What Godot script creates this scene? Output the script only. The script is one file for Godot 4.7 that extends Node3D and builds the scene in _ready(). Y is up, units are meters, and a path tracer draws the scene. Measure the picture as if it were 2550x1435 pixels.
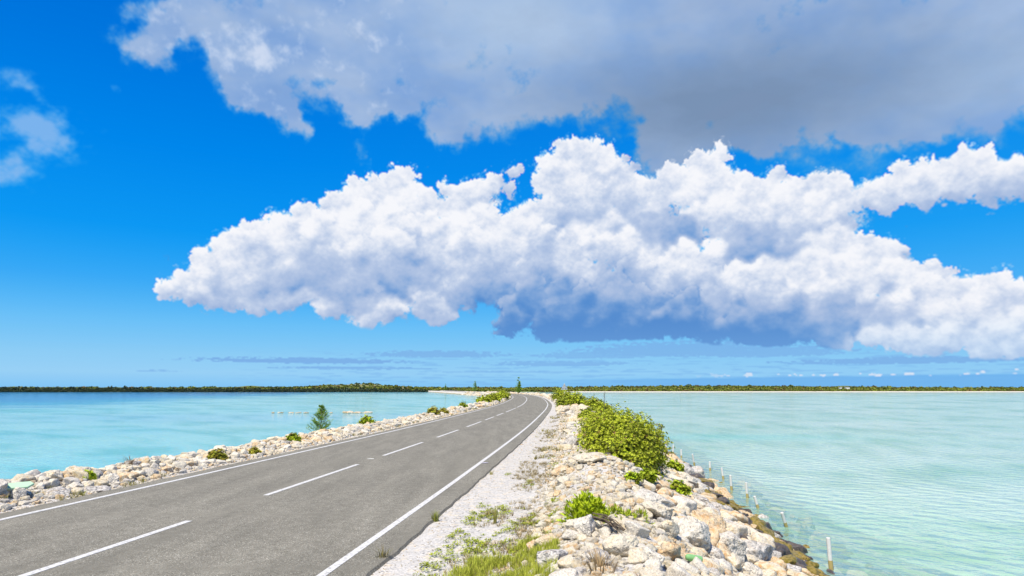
extends Node3D

const EYE := 2.35          # height of the lens above the road
const WATER := -1.3        # level of the lagoon below the road

var cumulus_puffs: Array = [
	[-27.46, 7.13, 0.91, 0.95], [-26.26, 7.39, 1.24, 0.9], [-24.72, 7.3, 1.46, 0.85], [-23.06, 8.27, 1.95, 0.7], [-20.73, 8.72, 2.28, 0.65], [-18.36, 10.13, 2.28, 0.7],
	[-15.81, 8.96, 2.6, 0.5], [-12.59, 8.76, 2.6, 0.45], [-10.62, 8.82, 2.28, 0.4], [-14.61, 10.97, 2.28, 0.7], [-25.52, 6.73, 0.98, 0.7], [-24.25, 8.81, 1.56, 0.95],
	[-24.72, 9.55, 1.04, 0.8], [-23.15, 9.82, 1.79, 0.95], [-22.65, 11.25, 1.1, 0.95], [-21.74, 10.86, 1.79, 0.95], [-22.98, 6.87, 1.3, 0.75], [-20.9, 11.86, 1.46, 1],
	[-19.1, 12.63, 1.79, 1], [-19.6, 10.37, 2.44, 0.8], [-21.31, 8.37, 2.28, 0.85], [-20.63, 6.82, 1.3, 0.8], [-18.23, 7.25, 1.79, 0.75], [-17.25, 13.08, 1.88, 1],
	[-15.93, 11.88, 2.44, 0.9], [-16.47, 9.74, 2.6, 0.6], [-14.2, 8.7, 2.76, 0.65], [-18.92, 8.81, 1.95, 0.9], [-14.77, 15.18, 1.24, 1], [-13.47, 15.59, 1.56, 1],
	[-11.65, 15.53, 1.69, 1], [-9.99, 16.43, 1.24, 1], [-9, 17.29, 0.84, 0.9], [-7.77, 15.7, 1.36, 1], [-13.39, 13.32, 2.28, 1], [-10.74, 13.12, 2.6, 1],
	[-9.44, 14.49, 1.95, 1], [-7.71, 12.89, 2.28, 0.95], [-11.33, 10.45, 2.92, 0.8], [-13.95, 10.68, 1.95, 0.85], [-8.98, 9.2, 2.6, 0.55], [-12.54, 7.28, 1.95, 0.7],
	[-15.09, 6.71, 1.46, 0.75], [-10.56, 6.5, 1.62, 0.8], [-12.5, 5.96, 1.1, 0.8], [-7.26, 6.9, 1.95, 0.75], [-5.57, 6.08, 1.3, 0.75], [-6.57, 5.57, 0.98, 0.8],
	[-4.92, 7.6, 1.95, 0.6], [-4.34, 15.96, 1.62, 1], [-5.55, 16.59, 0.98, 1], [-2.78, 16.48, 1.3, 0.95], [-1.57, 16.92, 0.84, 0.85], [-5.01, 14.95, 0.98, 0.9],
	[0.17, 17.65, 0.78, 0.8], [0.87, 18.14, 0.65, 0.75], [-0.17, 16.34, 0.78, 0.75], [-4.64, 12.63, 2.28, 1], [-1.9, 13.67, 1.95, 1], [0.52, 13.68, 1.95, 1],
	[-0.86, 11.66, 2.6, 0.85], [-3.93, 10.3, 2.6, 0.75], [1.21, 14.67, 1.17, 1], [1.55, 12.33, 1.95, 0.8], [-1.53, 8.63, 2.28, 0.45], [0.17, 8.97, 1.3, 0.8],
	[-0.51, 9.31, 0.84, 0.95], [4.01, 18.27, 1.62, 1], [5.77, 19.36, 1.62, 1], [7.5, 19.3, 1.36, 1], [3.31, 16.97, 1.46, 1], [5.39, 16.92, 2.28, 0.95],
	[8.15, 17.81, 1.46, 0.9], [3.98, 14.64, 1.79, 0.8], [6.73, 15.24, 1.95, 0.8], [9.84, 17.08, 1.46, 0.8], [10.88, 18, 0.78, 0.7], [9.89, 18.86, 0.65, 0.6],
	[5.69, 13.94, 0.98, 1], [6.18, 12.6, 1.46, 1], [8.4, 13.53, 1.3, 0.75], [7.68, 11.56, 1.95, 0.9], [4.28, 10.63, 2.28, 0.8], [5.61, 8.93, 1.95, 0.65],
	[2.4, 10.98, 2.28, 0.7], [2.59, 13.33, 1.62, 0.7], [9.8, 15.46, 1.62, 0.75], [11.1, 14.09, 1.62, 0.6], [-7.33, 10.57, 2.28, 0.7], [-6.67, 11.59, 1.95, 0.8],
	[-7.28, 8.23, 1.62, 0.6], [-3.23, 7.95, 1.62, 0.5], [20.25, 5.26, 2.28, 0.3], [22.61, 5.49, 2.28, 0.35], [24.31, 5.11, 1.95, 0.45], [11.72, 12.42, 1.62, 0.6],
	[1.88, 9.3, 1.95, 0.55], [4.43, 9.28, 0.98, 0.85], [9.7, 11.5, 1.95, 0.95], [11.82, 15.68, 1.62, 0.9], [13.18, 16.57, 1.46, 0.85], [14.5, 16.8, 1.56, 1],
	[16.17, 17.63, 1.36, 1], [17.49, 18.46, 0.98, 0.9], [15.44, 15.78, 1.95, 1], [17.39, 16.26, 1.62, 1], [18.95, 15.81, 1.62, 0.95], [20.49, 15.66, 1.46, 0.9],
	[21.75, 16.47, 0.98, 0.8], [12.41, 13.37, 1.62, 0.5], [14, 11.98, 1.79, 0.35], [12.67, 11.39, 1.3, 0.9], [11.65, 10.11, 1.62, 0.95], [14.25, 10.01, 1.95, 1],
	[16.32, 13.79, 1.95, 0.95], [18.22, 13.65, 1.95, 0.95], [20.07, 13.51, 2.11, 1], [22.54, 14.53, 1.95, 0.95], [24.34, 14.95, 1.62, 1], [26.02, 14.45, 1.56, 1],
	[26.8, 13.46, 1.1, 0.9], [25.08, 13.04, 1.95, 0.95], [23.01, 12.31, 1.95, 0.75], [20.56, 11.26, 1.95, 0.4], [18.72, 11.06, 1.62, 0.5], [22.31, 10.5, 1.95, 0.55],
	[16.82, 10.53, 1.62, 0.95], [15.49, 8.98, 1.95, 0.85], [12.91, 8.75, 1.95, 0.7], [10.3, 9.16, 1.95, 0.6], [25.23, 10.88, 1.95, 0.9], [27.12, 10.11, 1.62, 1],
	[29, 9.94, 1.46, 0.95], [29.79, 10.01, 0.98, 0.8], [26.75, 8.63, 1.95, 0.95], [24.83, 9.08, 1.95, 0.95], [22.79, 8.59, 1.95, 0.9], [20.43, 8.73, 1.95, 0.95],
	[18.58, 8.19, 1.79, 0.9], [17.28, 6.8, 1.79, 0.6], [19.11, 6.41, 1.62, 0.6], [21.22, 6.8, 1.95, 0.65], [23.28, 7.01, 1.79, 0.8], [25.53, 6.89, 1.95, 0.8],
	[27.48, 7.37, 1.79, 0.9], [29.65, 8.11, 1.46, 1], [31.19, 8.27, 0.98, 0.9], [32.45, 8.39, 0.78, 0.8], [30.86, 7.14, 1.62, 0.95], [32.57, 6.86, 1.46, 0.95],
	[33.76, 6.77, 1.3, 1], [35.61, 6.76, 1.1, 1], [36.68, 6.13, 1.46, 0.95], [34.59, 5.45, 1.79, 0.95], [32.45, 5.3, 1.79, 0.95], [30.22, 5.43, 1.62, 0.85],
	[28.14, 5.24, 1.79, 0.75], [36.97, 4.48, 1.62, 0.95], [35.36, 3.75, 1.46, 0.9], [33.29, 3.84, 1.46, 0.9], [29.58, 3.56, 1.3, 1], [30.82, 3.37, 1.3, 0.95],
	[28.02, 3.61, 1.1, 0.9], [31.78, 3.05, 1.3, 0.85], [34.36, 2.69, 1.3, 0.8], [36.38, 2.76, 1.3, 0.9], [26.51, 5.02, 1.46, 0.6], [25.86, 3.38, 0.98, 0.7],
	[1.87, 7.62, 2.28, 0.3], [4.91, 6.59, 2.6, 0.2], [8.26, 6.88, 2.6, 0.3], [10.88, 6.16, 2.28, 0.25], [14.1, 5.76, 2.28, 0.25], [0.17, 5.6, 1.62, 0.2],
	[2.87, 4.93, 1.79, 0.08], [6.22, 4.74, 1.95, 0.05], [9.53, 4.7, 1.95, 0.05], [12.78, 4.81, 1.95, 0.08], [15.95, 4.58, 1.95, 0.08], [18.71, 4.35, 1.79, 0.08],
	[21.08, 4.13, 1.62, 0.12], [23.4, 4.22, 1.62, 0.2], [24.77, 3.57, 1.17, 0.2], [-0.51, 4.43, 0.91, 0.15], [19.58, 3.7, 1.1, 0.05], [25.36, 4.15, 1.3, 0.3],
	[29.32, 14.34, 1.62, 0.85], [30.95, 14.98, 1.62, 0.95], [32.48, 15.03, 1.62, 0.95], [34.24, 15.3, 1.62, 1], [35.4, 14.96, 1.46, 1], [36.51, 14.35, 1.46, 0.95],
	[37.65, 14.41, 1.1, 0.9], [29.27, 13.75, 1.17, 0.75], [31.62, 13.73, 1.3, 0.8], [33.85, 13.68, 1.46, 0.8], [35.98, 13.62, 1.3, 0.75], [28.47, 13.85, 0.98, 0.7],
	[37.77, 13.31, 1.1, 0.6],
]
var overhead_masses: Array = [
	[-28.37, 27.03, 3.9, 2.93, 1], [-29.85, 24.53, 2.76, 1.79, 1], [-24.27, 27.31, 5.85, 3.9, 1], [-22.83, 24.14, 3.9, 3.09, 1], [-21.5, 22.57, 3.58, 1.95, 1], [-18.92, 21.4, 1.95, 1.95, 1],
	[-19.81, 26.04, 5.85, 5.53, 1], [-14.92, 26.95, 5.2, 6.5, 1], [-13.09, 23.51, 2.6, 2.93, 1], [-9.78, 27.11, 7.15, 5.85, 1], [-4.44, 24.63, 6.17, 4.88, 1], [-5.45, 21.45, 2.6, 1.95, 1],
	[-0.89, 23.13, 5.53, 3.58, 1], [6.25, 26.71, 10.4, 5.53, 1], [4.43, 24.01, 4.88, 2.6, 1], [13.14, 24.73, 9.75, 6.17, 1], [12.98, 20.41, 3.9, 3.58, 1], [11.91, 18.58, 2.93, 2.27, 1],
	[15.91, 19.23, 4.23, 1.95, 1], [21, 19.32, 3.9, 1.46, 1], [19.69, 24, 10.4, 6.17, 1], [24.15, 21.29, 9.75, 3.58, 1], [28.69, 23.94, 9.75, 5.53, 1], [32.49, 21.2, 8.45, 3.58, 1],
	[36.38, 22.95, 8.45, 5.53, 1], [37.33, 20.61, 5.85, 2.6, 1], [8.16, 32.69, 42.25, 5.2, 1], [-0.9, 29.52, 9.75, 4.88, 1], [16.73, 29.61, 11.38, 4.88, 1], [30.37, 27.38, 11.38, 4.55, 1],
	[-15.04, 29.54, 9.75, 3.9, 1], [8.09, 29.86, 11.38, 4.88, 1], [26.91, 19.1, 5.2, 1.62, 1], [30.94, 18.14, 4.55, 1.3, 1], [22.45, 18.07, 4.23, 1.36, 0.45], [27.31, 16.83, 5.53, 1.46, 0.4],
	[33.06, 18.87, 8.45, 1.95, 0.5], [36.65, 18.38, 5.2, 1.95, 0.5], [19.48, 20.11, 4.88, 1.95, 0.6], [24.41, 16.16, 2.6, 0.98, 0.35], [37.73, 24.64, 6.5, 4.88, 1], [38.68, 20.52, 4.55, 2.93, 1],
	[-12.6, 19.17, 0.84, 1.79, 0.35], [-9.67, 23.3, 2.93, 1.95, 1], [-13.69, 21.61, 1.95, 1.62, 0.7],
]

# ------------------------------------------------------------------ sky
# heights of the cumulus bank's flat base, and low streaks of cloud: bearing, height, half length, half depth, strength
var cloud_base := [[-29.0, 5.75], [-25.5, 5.45], [-20.5, 5.42], [-17.5, 4.9], [-11.5, 4.75], [-7.2, 4.6], [-4.2, 5.1], [-2.2, 5.3], [-1.5, 3.85], [0.8, 3.72], [10.8, 3.98], [14.0, 3.8], [20.2, 3.2], [23.4, 3.2], [28.6, 2.45], [37.0, 1.85]]
var low_streaks := [[-16.7, 2.15, 9.0, 0.34, 1.0], [-13.0, 1.62, 7.0, 0.16, 0.8], [-27.2, 1.3, 1.6, 0.09, 0.6], [-6.2, 2.75, 6.5, 0.4, 0.75], [4.2, 2.0, 6.5, 0.3, 0.7], [-0.9, 1.35, 6.0, 0.12, 0.5], [14.2, 3.0, 9.5, 0.85, 0.75], [20.0, 2.75, 7.0, 0.6, 0.7], [7.5, 2.7, 6.0, 0.5, 0.6], [30.0, 1.95, 9.0, 0.35, 0.9]]

func noise(s: int, freq: float, oct: int, gain := 0.5, kind := FastNoiseLite.TYPE_SIMPLEX_SMOOTH) -> FastNoiseLite:
	var n := FastNoiseLite.new()
	n.seed = s
	n.noise_type = kind
	n.frequency = freq
	n.fractal_type = FastNoiseLite.FRACTAL_FBM if oct > 1 else FastNoiseLite.FRACTAL_NONE
	n.fractal_octaves = oct
	n.fractal_gain = gain
	return n

func c8(r: float, g: float, b: float) -> Vector3:
	return Vector3(r, g, b) / 255.0

func clear_sky(el: float, az: float) -> Vector3:
	# the blue of the air: paler and greener towards the horizon
	var stops := [[0.0, c8(128, 194, 243)], [1.2, c8(151, 206, 243)], [2.6, c8(139, 202, 243)], [5.0, c8(106, 190, 245)], [8.0, c8(58, 168, 244)], [12.0, c8(12, 150, 241)], [18.0, c8(0, 133, 233)], [25.0, c8(0, 116, 220)], [40.0, c8(0, 92, 196)], [90.0, c8(0, 70, 165)]]
	var c: Vector3 = stops[-1][1]
	for i in stops.size() - 1:
		if el < stops[i + 1][0]:
			var k: float = clampf((el - stops[i][0]) / (stops[i + 1][0] - stops[i][0]), 0.0, 1.0)
			c = (stops[i][1] as Vector3).lerp(stops[i + 1][1], k)
			break
	# a little more milk in the air towards the bank of cloud on the right
	var milk := clampf((az + 20.0) / 60.0, 0.0, 1.0) * clampf(1.0 - el / 40.0, 0.0, 1.0)
	return c.lerp(c8(120, 190, 240), 0.22 * milk)

func blurred(a: PackedFloat32Array, w: int, h: int, k: int) -> PackedFloat32Array:
	var im := Image.create_from_data(w, h, false, Image.FORMAT_RF, a.to_byte_array())
	im.resize(maxi(2, w / k), maxi(2, h / k), Image.INTERPOLATE_TRILINEAR if false else Image.INTERPOLATE_LANCZOS)
	im.resize(w, h, Image.INTERPOLATE_CUBIC)
	return im.get_data().to_float32_array()

func make_sky() -> ImageTexture:
	var W := 4096
	var H := 2048
	# 1. the whole dome, coarsely: scattered cumulus of the same kind all round
	var cw := 1024
	var ch := 512
	var bytes := PackedByteArray()
	bytes.resize(cw * ch * 3)
	var n_field := noise(5, 0.55, 5)
	var n_shade := noise(6, 1.1, 4)
	for y in ch:
		var el := 90.0 - (y + 0.5) * 180.0 / ch
		for x in cw:
			var az := (x + 0.5) * 360.0 / cw
			if az > 180.0:
				az -= 360.0
			var c := c8(118, 186, 232)
			if el > 0.0:
				c = clear_sky(el, 0.0)
				var e := deg_to_rad(el)
				var d := Vector3(sin(deg_to_rad(az)) * cos(e), sin(e), -cos(deg_to_rad(az)) * cos(e))
				var p := d / (d.y + 0.22)
				var f := n_field.get_noise_3d(p.x * 1.2, 0.0, p.z * 1.2)
				var ahead := clampf(1.0 - absf(az) / 80.0, 0.0, 1.0)
				f += 0.25 * ahead * smoothstep(20.0, 34.0, el) * (1.0 - smoothstep(60.0, 85.0, el))
				var cover := smoothstep(0.02, 0.3, f)
				var s := n_shade.get_noise_3d(p.x * 1.5, 3.0, p.z * 1.5)
				var cc := c8(228, 232, 240).lerp(c8(150, 172, 205), clampf(0.35 + s * 0.9 + smoothstep(0.1, 0.55, f) * 0.5, 0.0, 1.0))
				c = c.lerp(cc, cover * 0.95 * smoothstep(0.0, 4.0, el))
			var at := (y * cw + x) * 3
			bytes[at] = clampi(int(c.x * 255.0 + 0.5), 0, 255)
			bytes[at + 1] = clampi(int(c.y * 255.0 + 0.5), 0, 255)
			bytes[at + 2] = clampi(int(c.z * 255.0 + 0.5), 0, 255)
	var dome := Image.create_from_data(cw, ch, false, Image.FORMAT_RGB8, bytes)
	dome.resize(W, H, Image.INTERPOLATE_CUBIC)
	# 2. the sector ahead, finely
	var half := 512            # columns either side of north: 45 degrees
	var w := half * 2
	var h := 420               # rows above the horizon: 36.9 degrees
	var step := 360.0 / W
	var warp_a := noise(11, 0.16, 4, 0.55)
	var warp_b := noise(12, 0.16, 4, 0.55)
	var fine_a := noise(13, 0.7, 4, 0.6)
	var fine_b := noise(14, 0.7, 4, 0.6)
	var n := w * h
	var us := PackedFloat32Array()
	var vs := PackedFloat32Array()
	us.resize(n)
	vs.resize(n)
	for y in h:
		var v := (y + 0.5) * step
		for x in w:
			var u := (x - half + 0.5) * step
			var i := y * w + x
			us[i] = u + 0.9 * warp_a.get_noise_2d(u, v) + 0.42 * fine_a.get_noise_2d(u, v)
			vs[i] = v + 0.9 * warp_b.get_noise_2d(u, v) + 0.42 * fine_b.get_noise_2d(u, v)
	# puffs: the ones laid out, and smaller ones budding from their upper sides
	var rng := RandomNumberGenerator.new()
	rng.seed = 77
	var puffs := []
	for p in cumulus_puffs:
		puffs.append([p[0], p[1], p[2], p[3], 0.6 - 0.16 * p[1]])
	var first := puffs.size()
	for i in first:
		var p: Array = puffs[i]
		for k in 6:
			var a := rng.randf_range(-0.4, PI + 0.4)
			var q := rng.randf_range(0.25, 0.85)
			puffs.append([p[0] + cos(a) * p[2] * q, p[1] + sin(a) * p[2] * q * 0.9, p[2] * rng.randf_range(0.28, 0.5), clampf(p[3] + rng.randf_range(-0.1, 0.14) + 0.08 * sin(a), 0.0, 1.0), p[4] + p[2] * rng.randf_range(0.35, 0.7)])
	var second := puffs.size()
	for i in range(first, second):
		var p: Array = puffs[i]
		for k in 3:
			var a := rng.randf_range(-0.3, PI + 0.3)
			var q := rng.randf_range(0.4, 0.95)
			puffs.append([p[0] + cos(a) * p[2] * q, p[1] + sin(a) * p[2] * q, p[2] * rng.randf_range(0.3, 0.5), clampf(p[3] + rng.randf_range(-0.06, 0.1), 0.0, 1.0), p[4] + p[2] * rng.randf_range(0.2, 0.6)])
	var cov := PackedFloat32Array()
	var hsum := PackedFloat32Array()
	var tsum := PackedFloat32Array()
	cov.resize(n)
	hsum.resize(n)
	tsum.resize(n)
	for p in puffs:
		var px: float = p[0]
		var py: float = p[1]
		var r: float = p[2]
		var tone: float = p[3]
		var lift: float = p[4]
		var x0 := clampi(int((px - r - 1.0) / step) + half, 0, w - 1)
		var x1 := clampi(int((px + r + 1.0) / step) + half, 0, w - 1)
		var y0 := clampi(int((py - r - 1.0) / step), 0, h - 1)
		var y1 := clampi(int((py + r + 1.0) / step), 0, h - 1)
		var ir := 1.0 / (r * r)
		var flat := 1.25
		for y in range(y0, y1 + 1):
			for x in range(x0, x1 + 1):
				var i := y * w + x
				var du := us[i] - px
				var dv := vs[i] - py
				if dv < 0.0:
					dv *= flat
				var q := 1.0 - (du * du + dv * dv) * ir
				if q > 0.0:
					var e := exp((lift + r * sqrt(q)) * 6.0) * smoothstep(0.0, 0.25, q)
					hsum[i] += e
					# the underside of every puff is the darker one
					tsum[i] += e * clampf(tone - 0.1 + (0.34 if r > 0.9 else 0.22) * (dv - 0.25 * du) / r, -0.2, 1.1)
					cov[i] = maxf(cov[i], q)
	var hgt := PackedFloat32Array()
	hgt.resize(n)
	var mask := PackedFloat32Array()
	mask.resize(n)
	for i in n:
		if hsum[i] > 0.0:
			tsum[i] /= hsum[i]
			hgt[i] = log(hsum[i] + 1.0) / 6.0
			mask[i] = 1.0
	var wide := blurred(hgt, w, h, 12)
	var fine := blurred(hgt, w, h, 3)
	var mid := blurred(hgt, w, h, 7)
	var tones := blurred(tsum, w, h, 4)
	var tones_wide := blurred(tsum, w, h, 12)
	var masks := blurred(mask, w, h, 4)
	var masks_wide := blurred(mask, w, h, 12)
	for i in n:
		tones[i] = 0.8 * tones[i] / maxf(masks[i], 0.15) + 0.2 * tones_wide[i] / maxf(masks_wide[i], 0.15) if masks[i] > 0.02 else tones_wide[i] / maxf(masks_wide[i], 0.1)
	var covs := blurred(cov, w, h, 8)
	var covw := blurred(mask, w, h, 20)
	# 3. colour
	var n_edge := noise(21, 0.55, 5, 0.6)
	var n_hair := noise(26, 2.2, 3, 0.6)
	var n_soft := noise(22, 0.11, 4)
	var n_ov := noise(23, 0.17, 5, 0.55)
	var n_ov2 := noise(24, 0.6, 4, 0.55)
	var n_str := noise(25, 1.0, 4, 0.5)
	var cols := PackedVector3Array()
	cols.resize(n)
	for y in h:
		var v := (y + 0.5) * step
		for x in w:
			var u := (x - half + 0.5) * step
			var i := y * w + x
			var c := clear_sky(v, u)
			# thin flat streaks low over the horizon
			if v < 5.5:
				var st := n_str.get_noise_2d(u * 0.3, v * 3.0)
				var ragged := n_str.get_noise_2d(u * 1.3, v * 4.0 + 30.0)
				var layer := 0.0
				for s in low_streaks:
					var du: float = (u - s[0]) / s[2]
					var dv: float = (v - s[1] - 0.04 * st) / (s[3] * (1.0 if v > s[1] else 0.55))
					layer = maxf(layer, s[4] * smoothstep(0.0, 0.45, 1.0 - du * du - dv * dv + 0.75 * ragged + 0.35 * st))
				c = c.lerp(c8(122, 172, 228), 0.85 * clampf(layer, 0.0, 1.0))
				var faint := smoothstep(0.05, 0.4, n_str.get_noise_2d(u * 0.25 + 9.0, v * 5.0)) * smoothstep(-26.0, -12.0, u) * (1.0 - smoothstep(2.2, 3.4, v))
				c = c.lerp(c8(124, 180, 234), 0.5 * faint)
				var right := smoothstep(-2.0, 16.0, u)
				c = c.lerp(c8(112, 178, 236), 0.85 * right * (1.0 - smoothstep(0.62, 0.78, v - 0.008 * u + 0.06 * st)))
				var tiny := smoothstep(0.1, 0.3, n_str.get_noise_2d(u * 0.9 + 40.0, v * 1.6) + 0.2 * ragged + 0.05 - absf(v - 1.0) * (1.6 if v > 1.0 else 3.0)) * smoothstep(13.0, 20.0, u)
				c = c.lerp(c8(214, 226, 243), 0.85 * clampf(tiny, 0.0, 1.0))
			# the broad grey cloud overhead
			var oy := v + 1.3 * n_ov.get_noise_2d(u + 50.0, v) + 0.5 * n_ov2.get_noise_2d(u * 0.8, v * 0.8 + 60.0)
			var ox := u + 1.7 * n_ov.get_noise_2d(u, v + 90.0) + 0.5 * n_ov2.get_noise_2d(u * 0.8 + 70.0, v * 0.8)
			var dens := 0.0
			if v > 12.0:
				for b in overhead_masses:
					var du: float = (ox - b[0]) / b[2]
					var dv: float = (oy - b[1]) / b[3]
					var q := 1.0 - du * du - dv * dv
					if q > 0.0:
						dens += b[4] * q * q
				dens += (0.3 * n_ov2.get_noise_2d(u * 0.8, v) + 0.3 * n_ov.get_noise_2d(u * 1.6, v * 2.0 + 7.0)) * smoothstep(0.0, 0.15, dens)
				var a := smoothstep(-0.02, lerpf(0.85, 1.05, smoothstep(-14.0, -2.0, u)), dens)
				# colour: bluish and thin at the left end, pale in the upper middle, slate grey in the belly
				var k := n_soft.get_noise_2d(u, v * 1.6)
				var fold := n_ov.get_noise_2d(u * 0.9 + 0.4 * v, v * 2.2 + 15.0) + 0.5 * n_ov2.get_noise_2d(u * 0.5, v * 0.9)
				var grey := 0.12 * fold + exp(-pow((u - 19.0) / 15.0, 2.0) - pow((v - 22.5) / 4.2, 2.0))
				var pale := exp(-pow((u + 0.0) / 9.0, 2.0) - pow((v - 30.0) / 4.0, 2.0)) + 0.7 * exp(-pow((u - 37.0) / 6.0, 2.0) - pow((v - 21.5) / 2.5, 2.0))
				var oc := c8(132, 166, 216).lerp(c8(166, 188, 222), clampf(0.5 + k + 0.25 * fold, 0.0, 1.0))
				oc = oc.lerp(c8(180, 200, 226), clampf(pale * 0.9, 0.0, 1.0))
				oc = oc.lerp(c8(124, 146, 178), clampf(grey * 1.05, 0.0, 1.0))
				oc = oc.lerp(c8(160, 176, 204), clampf(0.5 * smoothstep(26.0, 31.0, v) * smoothstep(8.0, 20.0, u), 0.0, 1.0))
				# thin edges are lit through and whiter in places
				var lit := smoothstep(0.0, 1.1, 0.9 * n_ov2.get_noise_2d(u * 0.7 + 9.0, v * 0.8) * smoothstep(-2.0, -12.0, u) + 0.75 * exp(-pow((u + 22.0) / 4.0, 2.0) - pow((v - 25.6) / 1.6, 2.0)) + 0.55 * exp(-pow((u + 30.0) / 2.0, 2.0) - pow((v - 27.6) / 2.0, 2.0)) + 0.5 * exp(-pow((u + 13.0) / 1.2, 2.0) - pow((v - 28.0) / 1.2, 2.0)) - 0.1)
				oc = oc.lerp(c8(216, 224, 242), 0.85 * clampf(lit, 0.0, 1.0))
				c = c.lerp(oc, a * 0.97)
			# small torn shreds in the blue on the left
			if u < -12.0 and v > 8.0:
				var s := exp(-pow((u + 36.0) / 3.2, 2.0) - pow((v - 17.6) / 1.7, 2.0)) + 0.9 * exp(-pow((u + 38.0) / 2.6, 2.0) - pow((v - 14.4) / 1.3, 2.0)) + 0.55 * exp(-pow((u + 37.3) / 1.6, 2.0) - pow((v - 20.6) / 0.8, 2.0)) + 0.5 * exp(-pow((u + 31.6) / 0.5, 2.0) - pow((v - 21.3) / 0.4, 2.0)) + 0.42 * exp(-pow((u + 12.2) / 0.7, 2.0) - pow((v - 17.6) / 1.0, 2.0))
				var a2 := smoothstep(0.2, 0.95, s + (0.55 * n_ov2.get_noise_2d(u * 0.5, v * 0.6 + 31.0) + 0.2 * n_edge.get_noise_2d(u, v)) * minf(1.0, 3.0 * s))
				c = c.lerp(c8(168, 194, 236), 0.72 * a2)
			# the cumulus bank
			if hsum[i] > 0.0 or covs[i] > 0.02 or covw[i] > 0.5:
				var wisp := n_edge.get_noise_2d(u, v)
				var base_v: float = knots(cloud_base, u)
				var over := v - base_v + 0.16 * wisp + 0.12 * n_soft.get_noise_2d(u * 6.0, 3.0)
				var a3 := smoothstep(0.03, 0.5, maxf(maxf(cov[i], (covs[i] - 0.3) * 1.3), (covw[i] - 0.62) * 1.8) + 0.4 * wisp + 0.2 * n_hair.get_noise_2d(u, v)) * smoothstep(-0.12, lerpf(0.3, 0.12, smoothstep(-2.0, 2.0, u)), over)
				if a3 > 0.0:
					var xl := maxi(x - 2, 0)
					var xr := mini(x + 2, w - 1)
					var yd := maxi(y - 2, 0)
					var yu := mini(y + 2, h - 1)
					var gx := (0.3 * (fine[y * w + xr] - fine[y * w + xl]) + 0.6 * (mid[y * w + xr] - mid[y * w + xl])) / (4.0 * step)
					var gy := (0.3 * (fine[yu * w + x] - fine[yd * w + x]) + 0.6 * (mid[yu * w + x] - mid[yd * w + x])) / (4.0 * step)
					var nz := 1.0 / sqrt(1.0 + gx * gx + gy * gy)
					var lam := clampf((gx * 0.45 - gy * 0.62) * nz + 0.64 * nz, 0.0, 1.0)
					var open := clampf((hgt[i] - wide[i]) * 0.55, -0.4, 0.3)
					var b := tones[i] * 1.2 - 0.24 + (0.06 + 0.16 * tones[i]) * (lam - 0.6) + 0.45 * open + 0.24 * n_soft.get_noise_2d(u * 2.2, v * 3.4) + 0.06 * n_ov2.get_noise_2d(u * 1.2, v * 1.6)
					# the flat underside lies in the cloud's own shadow
					b -= 0.4 * exp(-maxf(over, 0.0) / 1.0) * smoothstep(-2.5, 1.0, u) * (1.0 - smoothstep(17.0, 25.0, u))
					b += (0.1 * n_hair.get_noise_2d(u * 0.8, v) + 0.12 * n_edge.get_noise_2d(u * 1.6, v * 1.9 + 12.0)) * clampf(tones[i] + 0.2, 0.0, 1.0)
					var sh := c8(86, 140, 206).lerp(c8(166, 187, 222), smoothstep(-0.38, 0.36, b))
					var cc2 := sh.lerp(c8(244, 245, 250), smoothstep(0.2, 1.12, b))
					# far low parts of the bank sink into the air
					cc2 = cc2.lerp(c8(150, 196, 240), 0.34 * (1.0 - smoothstep(2.0, 6.0, v)))
					c = c.lerp(cc2, a3)
			cols[i] = c
	var out := dome.get_data()
	for y in h:
		var v := (y + 0.5) * step
		for x in w:
			var u := (x - half + 0.5) * step
			var i := y * w + x
			var c := cols[i]
			if x > 0 and x < w - 1 and y > 0 and y < h - 1:
				var around := (cols[i - 1] + cols[i + 1] + cols[i - w] + cols[i + w]) * 0.25
				c += (c - around) * 0.9
			# blend into the rest of the dome at the rim of the sector
			var keep := smoothstep(45.0, 41.0, absf(u)) * smoothstep(36.5, 32.5, v)
			var at := ((H / 2 - 1 - y) * W + ((x - half + W) % W)) * 3
			out[at] = clampi(int(lerpf(out[at], c.x * 255.0, keep) + 0.5), 0, 255)
			out[at + 1] = clampi(int(lerpf(out[at + 1], c.y * 255.0, keep) + 0.5), 0, 255)
			out[at + 2] = clampi(int(lerpf(out[at + 2], c.z * 255.0, keep) + 0.5), 0, 255)
	return ImageTexture.create_from_image(Image.create_from_data(W, H, false, Image.FORMAT_RGB8, out))


# ------------------------------------------------------------------ small tools
var rng := RandomNumberGenerator.new()
var taken := {}

func numbered(called: String) -> String:
	if not taken.has(called):
		taken[called] = 0
		return called
	taken[called] += 1
	return "%s_%03d" % [called, taken[called]]

func tag(o: Node3D, label: String, category: String, group := "") -> void:
	o.set_meta("label", label)
	o.set_meta("category", category)
	if group != "":
		o.set_meta("group", group)

func thing(called: String, at: Vector3, label: String, category: String, group := "") -> Node3D:
	var o := Node3D.new()
	o.name = numbered(called)
	o.position = at
	tag(o, label, category, group)
	add_child(o)
	return o

func part(called: String, m: Mesh, mat: Material, parent: Node) -> MeshInstance3D:
	var o := MeshInstance3D.new()
	o.name = called
	o.mesh = m
	o.material_override = mat
	parent.add_child(o, true)
	return o

func solo(called: String, m: Mesh, mat: Material, kind := "") -> MeshInstance3D:
	var o := MeshInstance3D.new()
	o.name = numbered(called)
	o.mesh = m
	o.material_override = mat
	if kind != "":
		o.set_meta("kind", kind)
	add_child(o)
	return o

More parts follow.
